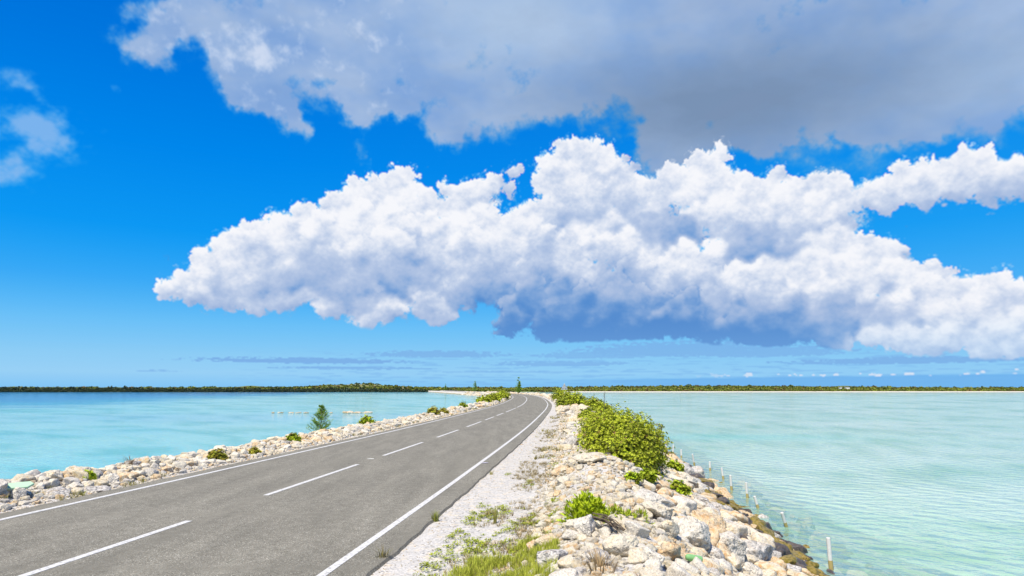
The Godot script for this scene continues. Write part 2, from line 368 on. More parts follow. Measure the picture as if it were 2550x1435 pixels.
func mesh_of(v: PackedVector3Array, idx: PackedInt32Array, col := PackedColorArray(), nor := PackedVector3Array(), uv := PackedVector2Array()) -> ArrayMesh:
	if nor.is_empty():
		nor.resize(v.size())
		for i in range(0, idx.size(), 3):
			var n := (v[idx[i + 2]] - v[idx[i]]).cross(v[idx[i + 1]] - v[idx[i]])
			nor[idx[i]] += n
			nor[idx[i + 1]] += n
			nor[idx[i + 2]] += n
		for i in nor.size():
			nor[i] = nor[i].normalized()
	var a := []
	a.resize(Mesh.ARRAY_MAX)
	a[Mesh.ARRAY_VERTEX] = v
	a[Mesh.ARRAY_NORMAL] = nor
	a[Mesh.ARRAY_INDEX] = idx
	if not col.is_empty():
		a[Mesh.ARRAY_COLOR] = col
	if not uv.is_empty():
		a[Mesh.ARRAY_TEX_UV] = uv
	var m := ArrayMesh.new()
	m.add_surface_from_arrays(Mesh.PRIMITIVE_TRIANGLES, a)
	return m

func flat_normals(v: PackedVector3Array, idx: PackedInt32Array) -> ArrayMesh:
	var p := PackedVector3Array()
	var n := PackedVector3Array()
	var k := PackedInt32Array()
	for i in range(0, idx.size(), 3):
		var f := (v[idx[i + 2]] - v[idx[i]]).cross(v[idx[i + 1]] - v[idx[i]]).normalized()
		for j in 3:
			k.append(p.size())
			p.append(v[idx[i + j]])
			n.append(f)
	return mesh_of(p, k, PackedColorArray(), n)

# lin(): a real-world base colour, given linear, as the sRGB value that materials take
func lin(r: float, g: float, b: float) -> Color:
	return Color(r, g, b).linear_to_srgb()

func paint(c: Color, rough := 0.8) -> StandardMaterial3D:
	var m := StandardMaterial3D.new()
	m.albedo_color = c
	m.roughness = rough
	m.metallic_specular = 0.3
	return m

func scatter(called: String, mesh: Mesh, mat: Material, spots: Array, kind := "stuff", parent: Node = null) -> MultiMeshInstance3D:
	# spots: [Transform3D, Color]
	var mm := MultiMesh.new()
	mm.transform_format = MultiMesh.TRANSFORM_3D
	mm.use_colors = true
	mm.mesh = mesh
	mm.instance_count = spots.size()
	var buf := PackedFloat32Array()
	buf.resize(spots.size() * 16)
	var k := 0
	for s in spots:
		var t: Transform3D = s[0]
		var c: Color = s[1]
		var b := t.basis
		var o := t.origin
		buf[k] = b.x.x; buf[k + 1] = b.y.x; buf[k + 2] = b.z.x; buf[k + 3] = o.x
		buf[k + 4] = b.x.y; buf[k + 5] = b.y.y; buf[k + 6] = b.z.y; buf[k + 7] = o.y
		buf[k + 8] = b.x.z; buf[k + 9] = b.y.z; buf[k + 10] = b.z.z; buf[k + 11] = o.z
		buf[k + 12] = c.r; buf[k + 13] = c.g; buf[k + 14] = c.b; buf[k + 15] = 1.0
		k += 16
	mm.buffer = buf
	var o := MultiMeshInstance3D.new()
	o.name = numbered(called) if parent == null else called
	o.multimesh = mm
	o.material_override = mat
	o.set_meta("kind", kind)
	if parent == null:
		add_child(o)
	else:
		parent.add_child(o, true)
	return o

# ------------------------------------------------------------------ the line of the road
var way := [[40.0, -11.4], [20.0, -9.3], [0.0, -7.2], [-9.0, -6.2], [-20.0, -5.03], [-40.0, -3.08], [-60.0, -1.4], [-84.0, 0.42], [-110.0, 1.9], [-157.0, 3.38], [-200.0, 3.75], [-240.0, 3.0], [-280.0, 0.4], [-320.0, -4.5], [-400.0, -18.5], [-540.0, -44.0], [-740.0, -82.0], [-900.0, -112.0]]

func centre(z: float) -> float:
	var i := 1
	while i < way.size() - 2 and z < way[i + 1][0]:
		i += 1
	var z0: float = way[i][0]
	var z1: float = way[i + 1][0]
	if z > z0:
		return lerpf(way[0][1], way[1][1], (z - way[0][0]) / (way[1][0] - way[0][0]))
	var m0: float = (way[i + 1][1] - way[i - 1][1]) / (way[i + 1][0] - way[i - 1][0])
	var m1: float = m0
	if i + 2 < way.size():
		m1 = (way[i + 2][1] - way[i][1]) / (way[i + 2][0] - way[i][0])
	var d := z1 - z0
	var k := (z - z0) / d
	var k2 := k * k
	var k3 := k2 * k
	return (2 * k3 - 3 * k2 + 1) * way[i][1] + (k3 - 2 * k2 + k) * d * m0 + (-2 * k3 + 3 * k2) * way[i + 1][1] + (k3 - k2) * d * m1

func heading(z: float) -> float:
	return (centre(z - 0.5) - centre(z + 0.5))       # sideways metres per metre onwards

func at_road(t: float, z: float, y := 0.0) -> Vector3:
	var h := heading(z)
	var l := sqrt(1.0 + h * h)
	return Vector3(centre(z) + t / l, y, z + t * h / l)

func across(x: float, z: float) -> float:
	var h := heading(z)
	return (x - centre(z)) / sqrt(1.0 + h * h)

func knots(a: Array, t: float) -> float:
	if t <= a[0][0]:
		return a[0][1]
	for i in a.size() - 1:
		if t < a[i + 1][0]:
			var k: float = (t - a[i][0]) / (a[i + 1][0] - a[i][0])
			return lerpf(a[i][1], a[i + 1][1], k)
	return a[-1][1]

var near_side := [[3.9, -0.06], [4.3, -0.045], [4.7, -0.03], [5.4, -0.02], [6.2, 0.12], [6.9, 0.42], [7.7, 0.5], [8.3, 0.28], [9.5, -0.38], [11.5, -1.22], [12.6, -1.75], [15.0, -2.5], [18.0, -2.9], [30.0, -3.1]]
var beyond_side := [[3.9, -0.06], [4.3, -0.045], [4.7, -0.03], [5.4, -0.02], [6.3, 0.08], [7.2, 0.24], [8.4, 0.2], [9.7, -0.35], [11.5, -1.22], [12.6, -1.75], [15.0, -2.5], [18.0, -2.9], [30.0, -3.1]]
var lee_side := [[3.6, -0.07], [4.3, -0.06], [4.9, 0.0], [5.5, 0.12], [6.2, 0.1], [7.2, -0.5], [8.7, -1.3], [11.0, -2.4], [14.0, -2.9], [30.0, -3.1]]
var n_lump := noise(31, 0.45, 4)

func ground(x: float, z: float) -> float:
	var t := across(x, z)
	var y := 0.0
	if t > 0.0:
		y = lerpf(knots(beyond_side, t), knots(near_side, t), smoothstep(-27.0, -19.0, z))
		y += 0.22 * exp(-(pow(x - 1.9, 2.0) + pow(z + 16.4, 2.0)) / 2.2)
		y += n_lump.get_noise_2d(x, z) * 0.14 * smoothstep(5.6, 7.5, t)
	else:
		y = knots(lee_side, -t)
		y += 0.05 * exp(-pow((z + 14.0) / 6.0, 2.0)) * smoothstep(4.6, 5.4, -t) * (1.0 - smoothstep(6.5, 8.0, -t))
		y += n_lump.get_noise_2d(x, z) * 0.12 * smoothstep(4.4, 5.6, -t)
	return y

# ------------------------------------------------------------------ textures
func tex(im: Image) -> ImageTexture:
	return ImageTexture.create_from_image(im)

func noise_data(s: int, size: int, freq: float, oct: int, gain := 0.5, kind := FastNoiseLite.TYPE_SIMPLEX_SMOOTH, ret := -1) -> PackedByteArray:
	var n := noise(s, freq, oct, gain, kind)
	if ret >= 0:
		n.cellular_return_type = ret
	var im := n.get_seamless_image(size, size, false, false, 0.15)
	im.convert(Image.FORMAT_L8)
	return im.get_data()

func grey_tex(d: PackedByteArray, size: int) -> ImageTexture:
	return tex(Image.create_from_data(size, size, false, Image.FORMAT_L8, d))

func asphalt_tex(size: int) -> ImageTexture:
	var cell := noise_data(41, size, 0.38, 1, 0.5, FastNoiseLite.TYPE_CELLULAR, FastNoiseLite.RETURN_CELL_VALUE)
	var fine := noise_data(42, size, 0.5, 2)
	var soft := noise_data(43, size, 0.012, 4)
	var d := PackedByteArray()
	d.resize(size * size * 3)
	for i in size * size:
		var c := cell[i] / 255.0
		var v := 0.495 + (c - 0.5) * 0.17 + (fine[i] / 255.0 - 0.5) * 0.14 + (soft[i] / 255.0 - 0.5) * 0.06
		if c > 0.95:
			v += 0.2 * (c - 0.95) / 0.05 + 0.05
		elif c < 0.06:
			v -= 0.1
		var warm := (soft[(i * 7) % (size * size)] / 255.0 - 0.5) * 0.03 + 0.011
		d[i * 3] = clampi(int((v + warm) * 255.0), 0, 255)
		d[i * 3 + 1] = clampi(int(v * 255.0), 0, 255)
		d[i * 3 + 2] = clampi(int((v - warm - 0.03) * 255.0), 0, 255)
	return tex(Image.create_from_data(size, size, false, Image.FORMAT_RGB8, d))

func patch_tex(size: int) -> ImageTexture:
	# worn and dusty patches, metres across
	var a := noise_data(44, size, 0.02, 5, 0.6)
	var d := PackedByteArray()
	d.resize(size * size * 3)
	for i in size * size:
		var v := 0.95 + (a[i] / 255.0 - 0.5) * 0.15
		d[i * 3] = clampi(int(v * 255.0), 0, 255)
		d[i * 3 + 1] = clampi(int(v * 253.0), 0, 255)
		d[i * 3 + 2] = clampi(int(v * 249.0), 0, 255)
	return tex(Image.create_from_data(size, size, false, Image.FORMAT_RGB8, d))

func gravel_tex(size: int) -> ImageTexture:
	var cell := noise_data(51, size, 0.09, 1, 0.5, FastNoiseLite.TYPE_CELLULAR, FastNoiseLite.RETURN_CELL_VALUE)
	var fine := noise_data(52, size, 0.3, 3, 0.6)
	var soft := noise_data(53, size, 0.012, 5, 0.6)
	var d := PackedByteArray()
	d.resize(size * size * 3)
	for i in size * size:
		var c := cell[i] / 255.0
		var s := soft[i] / 255.0
		var v := 0.745 + (c - 0.5) * 0.12 + (fine[i] / 255.0 - 0.5) * 0.16 + (s - 0.5) * 0.08
		if c < 0.05:
			v -= 0.18
		var col := Vector3(v, v * 0.982, v * 0.95).lerp(Vector3(v * 1.02, v * 0.96, v * 0.86), smoothstep(0.5, 0.85, s))
		d[i * 3] = clampi(int(col.x * 255.0), 0, 255)
		d[i * 3 + 1] = clampi(int(col.y * 255.0), 0, 255)
		d[i * 3 + 2] = clampi(int(col.z * 255.0), 0, 255)
	return tex(Image.create_from_data(size, size, false, Image.FORMAT_RGB8, d))

func rock_tex(s: int, size: int, base: Vector3, stain: Vector3, amount: float, lichen: float) -> ImageTexture:
	var soft := noise_data(s, size, 0.011, 5, 0.55)
	var spot := noise_data(s + 1, size, 0.03, 4, 0.6)
	var fine := noise_data(s + 2, size, 0.16, 3, 0.65)
	var crack := noise_data(s + 3, size, 0.02, 3, 0.5)
	var d := PackedByteArray()
	d.resize(size * size * 3)
	for i in size * size:
		var f := fine[i] / 255.0
		var a := smoothstep(1.0 - amount - 0.14, 1.0 - amount + 0.16, soft[i] / 255.0)
		var c := base.lerp(stain, a * 0.85)
		# weathered grey film with a ragged outline
		c = c.lerp(Vector3(0.5, 0.49, 0.48), lichen * smoothstep(0.52, 0.66, spot[i] / 255.0 + (f - 0.5) * 0.25))
		c *= 0.9 + f * 0.2
		if f < 0.27:
			c *= 0.74
		# hairline cracks and bedding seams
		if absf(crack[i] / 255.0 - 0.5) < 0.008 + 0.012 * maxf(0.0, f - 0.45):
			c *= 0.55
		d[i * 3] = clampi(int(c.x * 255.0), 0, 255)
		d[i * 3 + 1] = clampi(int(c.y * 255.0), 0, 255)
		d[i * 3 + 2] = clampi(int(c.z * 255.0), 0, 255)
	return tex(Image.create_from_data(size, size, false, Image.FORMAT_RGB8, d))

func tri(m: StandardMaterial3D, scale: Vector3, world := false) -> StandardMaterial3D:
	m.uv1_triplanar = true
	m.uv1_world_triplanar = world
	m.uv1_scale = scale
	m.uv1_triplanar_sharpness = 3.0
	return m

var mats := {}

func make_materials() -> void:
	var road := paint(Color(1, 1, 1), 0.85)
	road.albedo_texture = asphalt_tex(1024)
	tri(road, Vector3.ONE / 3.9, true)
	road.heightmap_enabled = true
	road.heightmap_texture = grey_tex(noise_data(45, 512, 0.4, 2), 512)
	road.heightmap_scale = 0.5
	road.detail_enabled = true
	road.detail_blend_mode = BaseMaterial3D.BLEND_MODE_MUL
	road.detail_albedo = patch_tex(512)
	road.detail_uv_layer = BaseMaterial3D.DETAIL_UV_2
	road.uv2_triplanar = true
	road.uv2_world_triplanar = true
	road.uv2_scale = Vector3(1.0 / 9.0, 1.0 / 9.0, 1.0 / 55.0)   # worn in strips along the traffic
	mats.road = road
	var line := paint(lin(0.72, 0.71, 0.68), 0.7)
	line.albedo_texture = grey_tex(line_wear(512), 512)
	tri(line, Vector3.ONE / 2.6, true)
	mats.line = line
	var gravel := paint(Color(1, 1, 1), 0.95)
	gravel.albedo_texture = gravel_tex(1024)
	tri(gravel, Vector3.ONE / 3.4, true)
	gravel.heightmap_enabled = true
	gravel.heightmap_texture = grey_tex(noise_data(54, 512, 0.12, 4, 0.6), 512)
	gravel.heightmap_scale = 2.5
	gravel.vertex_color_use_as_albedo = true
	mats.gravel = gravel
	var bump := grey_tex(noise_data(61, 512, 0.035, 6, 0.62), 512)
	var kinds := {
		"white": [Vector3(0.85, 0.82, 0.765), Vector3(0.83, 0.77, 0.66), 0.3, 0.4],
		"cream": [Vector3(0.84, 0.8, 0.72), Vector3(0.81, 0.71, 0.54), 0.32, 0.4],
		"tan": [Vector3(0.84, 0.76, 0.63), Vector3(0.76, 0.58, 0.38), 0.4, 0.3],
		"orange": [Vector3(0.83, 0.77, 0.66), Vector3(0.78, 0.6, 0.4), 0.4, 0.25],
		"grey": [Vector3(0.8, 0.78, 0.75), Vector3(0.7, 0.64, 0.56), 0.35, 0.8],
		"wet": [Vector3(0.4, 0.36, 0.33), Vector3(0.27, 0.26, 0.27), 0.5, 0.2],
		"algae": [Vector3(0.58, 0.5, 0.27), Vector3(0.42, 0.38, 0.12), 0.5, 0.1],
	}
	var s := 70
	for k in kinds:
		var d: Array = kinds[k]
		var m := paint(Color(1, 1, 1), 0.35 if k in ["wet", "algae"] else 0.92)
		m.albedo_texture = rock_tex(s, 384, d[0], d[1], d[2], d[3])
		tri(m, Vector3.ONE / 1.3)
		m.heightmap_enabled = true
		m.heightmap_texture = bump
		m.heightmap_scale = 3.0
		m.vertex_color_use_as_albedo = true
		mats[k] = m
		# the same stone in smaller pieces: finer pits
		var f: StandardMaterial3D = m.duplicate()
		f.uv1_scale = Vector3.ONE / 2.4
		f.heightmap_scale = 0.6
		mats[k + "_small"] = f
		s += 5
	mats.leaf = leaf_material(0.5)
	mats.blade = leaf_material(0.6)
	mats.far_leaf = leaf_material(0.8)
	mats.twig = paint(lin(0.13, 0.1, 0.075), 0.9)
	mats.bark = paint(lin(0.2, 0.17, 0.14), 0.9)

func line_wear(size: int) -> PackedByteArray:
	var a := noise_data(47, size, 0.05, 5, 0.65)
	var b := noise_data(48, size, 0.4, 2)
	var d := PackedByteArray()
	d.resize(size * size)
	for i in size * size:
		var v := 0.97 - 0.12 * smoothstep(0.45, 0.8, a[i] / 255.0) - 0.1 * b[i] / 255.0
		if a[i] > 170 and b[i] > 150:
			v -= 0.2
		d[i] = clampi(int(v * 255.0), 0, 255)
	return d

func leaf_material(rough: float) -> StandardMaterial3D:
	var m := paint(Color(1, 1, 1), rough)
	m.vertex_color_use_as_albedo = true
	m.cull_mode = BaseMaterial3D.CULL_DISABLED
	m.backlight_enabled = true
	m.backlight = Color(0.4, 0.4, 0.4)
	return m

# ------------------------------------------------------------------ setting: seabed, lagoon, causeway, road, far shore
func fan(radii: Array, turns: int, y: float, what: String) -> ArrayMesh:
	# a level sheet as rings about the origin, close rings near by
	var v := PackedVector3Array([Vector3(0, y, 0)])
	var c := PackedColorArray([lagoon_tint(what, 0.0, 0.0)])
	var n := PackedVector3Array([Vector3.UP])
	var k := PackedInt32Array()
	for r in radii:
		for i in turns:
			var a := TAU * i / turns
			var p := Vector3(sin(a) * r, y, -cos(a) * r)
			v.append(p)
			n.append(Vector3.UP)
			c.append(lagoon_tint(what, p.x, p.z))
	for i in turns:
		k.append_array([0, 1 + i, 1 + (i + 1) % turns])
	for j in radii.size() - 1:
		for i in turns:
			var a := 1 + j * turns + i
			var b := 1 + j * turns + (i + 1) % turns
			k.append_array([a, a + turns, b, b, a + turns, b + turns])
	return mesh_of(v, k, c, n)

var n_lagoon := noise(33, 0.02, 4)
var n_grass := noise(34, 0.16, 4, 0.6)

func bump_at(x: float, z: float, cx: float, cz: float, rx: float, rz: float) -> float:
	return exp(-pow((x - cx) / rx, 2.0) - pow((z - cz) / rz, 2.0))

func lagoon_tint(what: String, x: float, z: float) -> Color:
	var t := x - centre(clampf(z, -900.0, 40.0))
	var n := n_lagoon.get_noise_2d(x, z)
	var channel := smoothstep(-10.0, 34.0, -(x + 118.0 + (-z - 168.0) * 0.1) + n * 40.0) * smoothstep(-130.0, -190.0, z + n * 30.0)
	if what == "floor":
		# pale sand, seagrass in patches, weed-grown stones at the foot of the bank
		var sand := Color(0.62, 0.68, 0.56)
		var weed := smoothstep(-0.05, 0.3, n_grass.get_noise_2d(x * 1.6, z * 1.6) * 0.6 + 0.5 * n_grass.get_noise_2d(x * 0.45, z * 0.45))
		var c := sand.lerp(Color(0.13, 0.3, 0.1), 0.7 * weed)
		return c.lerp(Color(0.01, 0.13, 0.3), 0.95 * channel)
	# the water itself: a deep blue channel out on the left, lighter over sand banks, greener over weed
	var c := Color(0.1, 0.62, 0.66)
	if t < 0.0:
		c = c.lerp(Color(0.3, 0.76, 0.66), 0.8 * smoothstep(-0.05, 0.4, n))
		c = c.lerp(Color(0.0, 0.26, 0.56), 0.95 * channel)
		c = c.lerp(Color(0.13, 0.5, 0.7), 0.8 * clampf(bump_at(x, z, -32.0, -90.0, 30.0, 13.0) * 1.3 + n * 0.4, 0.0, 1.0))
	else:
		var m := n_lagoon.get_noise_2d(x * 2.2 + 300.0, z * 2.2)
		c = Color(0.41, 0.67, 0.53).lerp(Color(0.52, 0.72, 0.62), smoothstep(-0.1, 0.45, n))
		c = c.lerp(Color(0.16, 0.5, 0.36), 0.55 * smoothstep(0.05, 0.45, m))
		c = c.lerp(Color(0.1, 0.62, 0.54), 0.9 * clampf(bump_at(x, z, 15.0, -53.0, 10.0, 3.4) * 1.4, 0.0, 1.0))
	return c

func strip(t0s: Array, zs: Array, y: float, uvs := false) -> ArrayMesh:
	# a band along the road: its cross-section runs over the offsets given
	var v := PackedVector3Array()
	var k := PackedInt32Array()
	var w := t0s.size()
	for z in zs:
		for t in t0s:
			v.append(at_road(t, z, y))
	for j in zs.size() - 1:
		for i in w - 1:
			var a := j * w + i
			k.append_array([a, a + w, a + 1, a + 1, a + w, a + w + 1])
	return mesh_of(v, k)

func rows_of(z0: float, z1: float) -> Array:
	var out := []
	var z := z0
	while z > z1:
		out.append(z)
		z -= clampf(absf(z) * 0.04, 0.5, 8.0)
	out.append(z1)
	return out

func slab_along(t0: float, t1: float, z0: float, z1: float, y: float, thick: float) -> ArrayMesh:
	# a flat slab that follows the road, with side and end faces
	var zs := [z0]
	while zs[-1] > z1 + 0.01:
		zs.append(maxf(z1, zs[-1] - clampf(absf(zs[-1]) * 0.05, 0.6, 6.0)))
	var v := PackedVector3Array()
	var k := PackedInt32Array()
	for z in zs:
		v.append(at_road(t0, z, y - thick))
		v.append(at_road(t0, z, y))
		v.append(at_road(t1, z, y))
		v.append(at_road(t1, z, y - thick))
	for j in zs.size() - 1:
		for i in 3:
			var a := j * 4 + i
			k.append_array([a, a + 4, a + 1, a + 1, a + 4, a + 5])
	k.append_array([0, 1, 2, 0, 2, 3])
	var e := (zs.size() - 1) * 4
	k.append_array([e, e + 2, e + 1, e, e + 3, e + 2])
	return flat_normals(v, k)

func build_setting() -> void:
	var radii := []
	var r := 1.5
	while r < 5200.0:
		radii.append(r)
		r *= 1.055
	var floor_mat := paint(Color(1, 1, 1), 0.95)
	floor_mat.vertex_color_use_as_albedo = true
	solo("seabed", fan(radii, 300, -2.75, "floor"), floor_mat, "structure")
	var water := StandardMaterial3D.new()
	water.transparency = BaseMaterial3D.TRANSPARENCY_ALPHA
	water.albedo_color = Color(1, 1, 1, 0.48)
	water.vertex_color_use_as_albedo = true
	water.roughness = 0.06
	water.metallic_specular = 0.4
	var wave := wave_field(91, 640, 56, -0.67)
	water.normal_enabled = true
	water.normal_texture = tex(normal_map(wave, 640, 1.9))
	water.normal_scale = 1.0
	tri(water, Vector3(1.0 / 9.0, 1.0, 1.0 / 9.0), true)
	solo("lagoon_water", fan(radii, 300, WATER, "water"), water, "structure")

	# the causeway: crushed limestone, steeper on both sides below the crest
	var ts := []
	var t := -16.0
	while t < 18.1:
		ts.append(t)
		t += 0.22 if absf(t) > 3.8 and absf(t) < 13.0 else 0.8
	var v := PackedVector3Array()
	var c := PackedColorArray()
	var k := PackedInt32Array()
	var zs := rows_of(32.0, -760.0)
	for z in zs:
		for q in ts:
			var p := at_road(q, z)
			p.y = ground(p.x, p.z)
			v.append(p)
			c.append(Color(1, 1, 1) if p.y > -0.9 else Color(0.55, 0.5, 0.3).lerp(lagoon_tint("floor", p.x, p.z) * 1.6, smoothstep(-1.2, -2.3, p.y + 0.5 * n_lump.get_noise_2d(p.x * 2.0, p.z * 2.0))))
	var w := ts.size()
	for j in zs.size() - 1:
		for i in w - 1:
			var a := j * w + i
			k.append_array([a, a + w, a + 1, a + 1, a + w, a + w + 1])
	solo("causeway_ground", mesh_of(v, k, c), mats.gravel, "structure")

	# asphalt with a broken right-hand edge
	v = PackedVector3Array()
	k = PackedInt32Array()
	var n_rag := noise(35, 0.55, 4, 0.6)
	zs = []
	var z := 30.0
	while z > -780.0:
		zs.append(z)
		z -= clampf(absf(z) * 0.02, 0.16, 6.0)
	for zz in zs:
		var near := clampf(30.0 / maxf(1.0, absf(zz)), 0.0, 1.0)
		var lo := -3.98 + 0.05 * n_rag.get_noise_1d(zz + 300.0) * near
		var hi := 4.32 + 0.07 * n_rag.get_noise_1d(zz) * near
		for q in [[lo - 0.03, -0.09], [lo, 0.0], [hi, 0.0], [hi + 0.05, -0.08]]:
			v.append(at_road(q[0], zz, q[1]))
	for j in zs.size() - 1:
		for i in 3:
			var a := j * 4 + i
			k.append_array([a, a + 4, a + 1, a + 1, a + 4, a + 5])
	var road := solo("road", flat_normals(v, k), mats.road, "structure")
	part("edge_line", slab_along(3.69, 3.81, 28.0, -500.0, 0.005, 0.008), mats.line, road)
	part("edge_line", slab_along(-3.52, -3.39, 28.0, -500.0, 0.005, 0.008), mats.line, road)
	var ends := [[-4.3, -12.72], [-15.69, -21.94], [-24.79, -30.81], [-34.0, -39.97], [-43.2, -49.9], [-52.4, -58.4], [-61.0, -67.2], [-69.9, -84.3], [-87.2, -250.0], [-1.2, 4.8], [8.0, 14.0]]
	for e in ends:
		part("centre_dash", slab_along(-0.065, 0.065, maxf(e[0], e[1]), minf(e[0], e[1]), 0.005, 0.008), mats.line, road)

func wave_field(s: int, size: int, count: int, wind: float) -> PackedFloat32Array:
	# wind ripples: a sum of plane waves, each with a whole number of crests to the tile, most of them running with the wind
	var g := RandomNumberGenerator.new()
	g.seed = s
	var out := PackedFloat32Array()
	out.resize(size * size)
	var cx := PackedFloat32Array()
	var sx := PackedFloat32Array()
	cx.resize(size)
	sx.resize(size)
	for i in count:
		var k := 9.0 * pow(9.0, pow(g.randf(), 1.2))      # crests per tile
		var a := wind + g.randfn() * 0.75
		var kx := roundi(cos(a) * k)
		var ky := roundi(sin(a) * k)
		var amp := 1.0 / maxf(2.0, Vector2(kx, ky).length())
		var ph := g.randf() * TAU
		for x in size:
			cx[x] = cos(TAU * kx * x / size + ph) * amp
			sx[x] = sin(TAU * kx * x / size + ph) * amp
		for y in size:
			var cy := cos(TAU * ky * y / size)
			var sy := sin(TAU * ky * y / size)
			var row := y * size
			for x in size:
				out[row + x] += cx[x] * cy - sx[x] * sy
	return out

func normal_map(hgt: PackedFloat32Array, size: int, strength: float) -> Image:
	var d := PackedByteArray()
	d.resize(size * size * 3)
	for y in size:
		for x in size:
			var gx := (hgt[y * size + (x + 1) % size] - hgt[y * size + (x + size - 1) % size]) * strength
			var gy := (hgt[((y + 1) % size) * size + x] - hgt[((y + size - 1) % size) * size + x]) * strength
			var n := Vector3(-gx, gy, 1.0).normalized()
			var i := (y * size + x) * 3
			d[i] = int(n.x * 127.0 + 128.0)
			d[i + 1] = int(n.y * 127.0 + 128.0)
			d[i + 2] = int(n.z * 127.0 + 128.0)
	return Image.create_from_data(size, size, false, Image.FORMAT_RGB8, d)

# the far side: a low shore of beach, scrub and a few swells of hill
func shore_line(x: float) -> float:
	return -735.0 + 10.0 * sin(x * 0.011) + 14.0 * n_lagoon.get_noise_1d(x * 0.6) + (18.0 * smoothstep(-40.0, -130.0, x))

func far_height(x: float, z: float) -> float:
	var inland := shore_line(x) - z
	var y := lerpf(-2.6, -0.6, smoothstep(-12.0, 6.0, inland)) + 2.2 * smoothstep(6.0, 500.0, inland)
	y += 7.5 * bump_at(x, z, -318.0, -1500.0, 62.0, 180.0)
	y += 3.5 * bump_at(x, z, -330.0, -1400.0, 190.0, 220.0)
	y += 14.0 * bump_at(x, z, -1130.0, -3000.0, 42.0, 200.0)
	y += 13.0 * bump_at(x, z, 1440.0, -3000.0, 70.0, 200.0)
	y += 4.0 * bump_at(x, z, 360.0, -1300.0, 260.0, 200.0)
	return y

func build_far_shore() -> void:
	var v := PackedVector3Array()
	var c := PackedColorArray()
	var k := PackedInt32Array()
	var depth := [-14.0, -6.0, -2.0, 2.0, 6.0, 12.0, 24.0, 45.0, 80.0, 130.0, 200.0, 300.0, 420.0, 560.0, 700.0, 800.0, 1000.0, 1300.0, 1700.0, 2100.0, 2250.0, 2400.0, 3000.0]
	var w := 0
	for d in depth:
		w = 0
		for i in 281:
			var x := (i - 140) * 22.0
			var z: float = shore_line(x) - d
			v.append(Vector3(x, far_height(x, z), z))
			var n := n_lagoon.get_noise_2d(x * 0.3, z * 0.3)
			var col := Color(0.13, 0.16, 0.045).lerp(Color(0.24, 0.21, 0.1), smoothstep(-0.1, 0.4, n))
			if d < 9.0 and x > 60.0:
				col = Color(0.62, 0.58, 0.48)
			if x < -70.0 and d < 500.0:
				col = Color(0.035, 0.05, 0.025)
			c.append(col)
			w += 1
	for j in depth.size() - 1:
		for i in w - 1:
			var a := j * w + i
			k.append_array([a, a + w, a + 1, a + 1, a + w, a + w + 1])
	var m := paint(Color(1, 1, 1), 1.0)
	m.vertex_color_use_as_albedo = true
	solo("far_shore", mesh_of(v, k, c), m, "structure")
	# vegetation on it, too far off to tell plant from plant
	var clump := clump_mesh(3, 70)
	var dark := []
	var green := []
	for i in 15000:
		var fx := rng.randf_range(-0.95, 0.95)
		var inland := pow(rng.randf(), 2.2) * 900.0 - 1.0
		var zz := -735.0 - inland
		var x := fx * -zz
		var z := shore_line(x) - inland
		var n := n_lagoon.get_noise_2d(x * 0.9, z * 0.9)
		if x > 55.0 and inland < 7.0:
			continue
		if x > -70.0 and x < 240.0 and n > 0.22:
			continue       # open sandy ground
		if absf(across(x, z)) < 9.0 and z > -760.0:
			continue
		var s := rng.randf_range(0.9, 1.7) * (1.0 + 0.9 * pow(rng.randf(), 7.0)) * (1.0 + 0.5 * smoothstep(0.0, 400.0, inland))
		var mangrove := smoothstep(-46.0, -70.0, x + 12.0 * n) * (1.0 - smoothstep(160.0, 330.0, inland)) * (1.0 if inland < 25.0 else smoothstep(-125.0, -160.0, x + 20.0 * n))
		if mangrove > rng.randf():
			s *= 0.85 + 0.3 * bump_at(x, 0.0, -560.0, 0.0, 60.0, 1.0)
			var g := rng.randf_range(0.8, 1.2)
			dark.append([Transform3D(Basis.from_euler(Vector3(0, rng.randf() * TAU, 0)).scaled(Vector3(s * 1.2, s, s * 1.2)), Vector3(x, far_height(x, z) + s * 0.45, z)), Color(0.06 * g, 0.085 * g, 0.045 * g)])
		else:
			s *= 1.05
			var g := rng.randf_range(0.65, 1.35)
			var col := Color(0.25 * g, 0.28 * g, 0.045 * g).lerp(Color(0.1 * g, 0.14 * g, 0.04 * g), clampf(0.1 + n * 1.6 + 0.5 * smoothstep(100.0, 600.0, inland), 0.0, 1.0))
			if rng.randf() < 0.12:
				col = Color(0.2 * g, 0.15 * g, 0.05 * g)
			green.append([Transform3D(Basis.from_euler(Vector3(0, rng.randf() * TAU, 0)).scaled(Vector3(s * 1.25, s * 0.8, s * 1.25)), Vector3(x, far_height(x, z) + s * 0.3, z)), col])
	scatter("mangrove_forest", clump, mats.far_leaf, dark)
	scatter("coastal_scrub", clump, mats.far_leaf, green)

func clump_mesh(s: int, cards: int) -> ArrayMesh:
	var g := RandomNumberGenerator.new()
	g.seed = s
	var v := PackedVector3Array()
	var k := PackedInt32Array()
	var c := PackedColorArray()
	for i in cards:
		var d := Vector3(g.randfn(), absf(g.randfn()) * 0.9 - 0.25, g.randfn()).normalized()
		var p := d * g.randf_range(0.45, 1.0)
		var a := Vector3(g.randfn(), g.randfn(), g.randfn()).normalized() * 0.3
		var b := a.cross(Vector3(g.randfn(), g.randfn(), g.randfn())).normalized() * 0.3
		var o := v.size()
		v.append_array([p - a, p + b, p + a, p - b])
		var t := g.randf_range(0.7, 1.3)
		for j in 4:
			c.append(Color(t, t, t))
		k.append_array([o, o + 1, o + 2, o, o + 2, o + 3])
	return mesh_of(v, k, c)

# ------------------------------------------------------------------ rocks
var spheres := {}

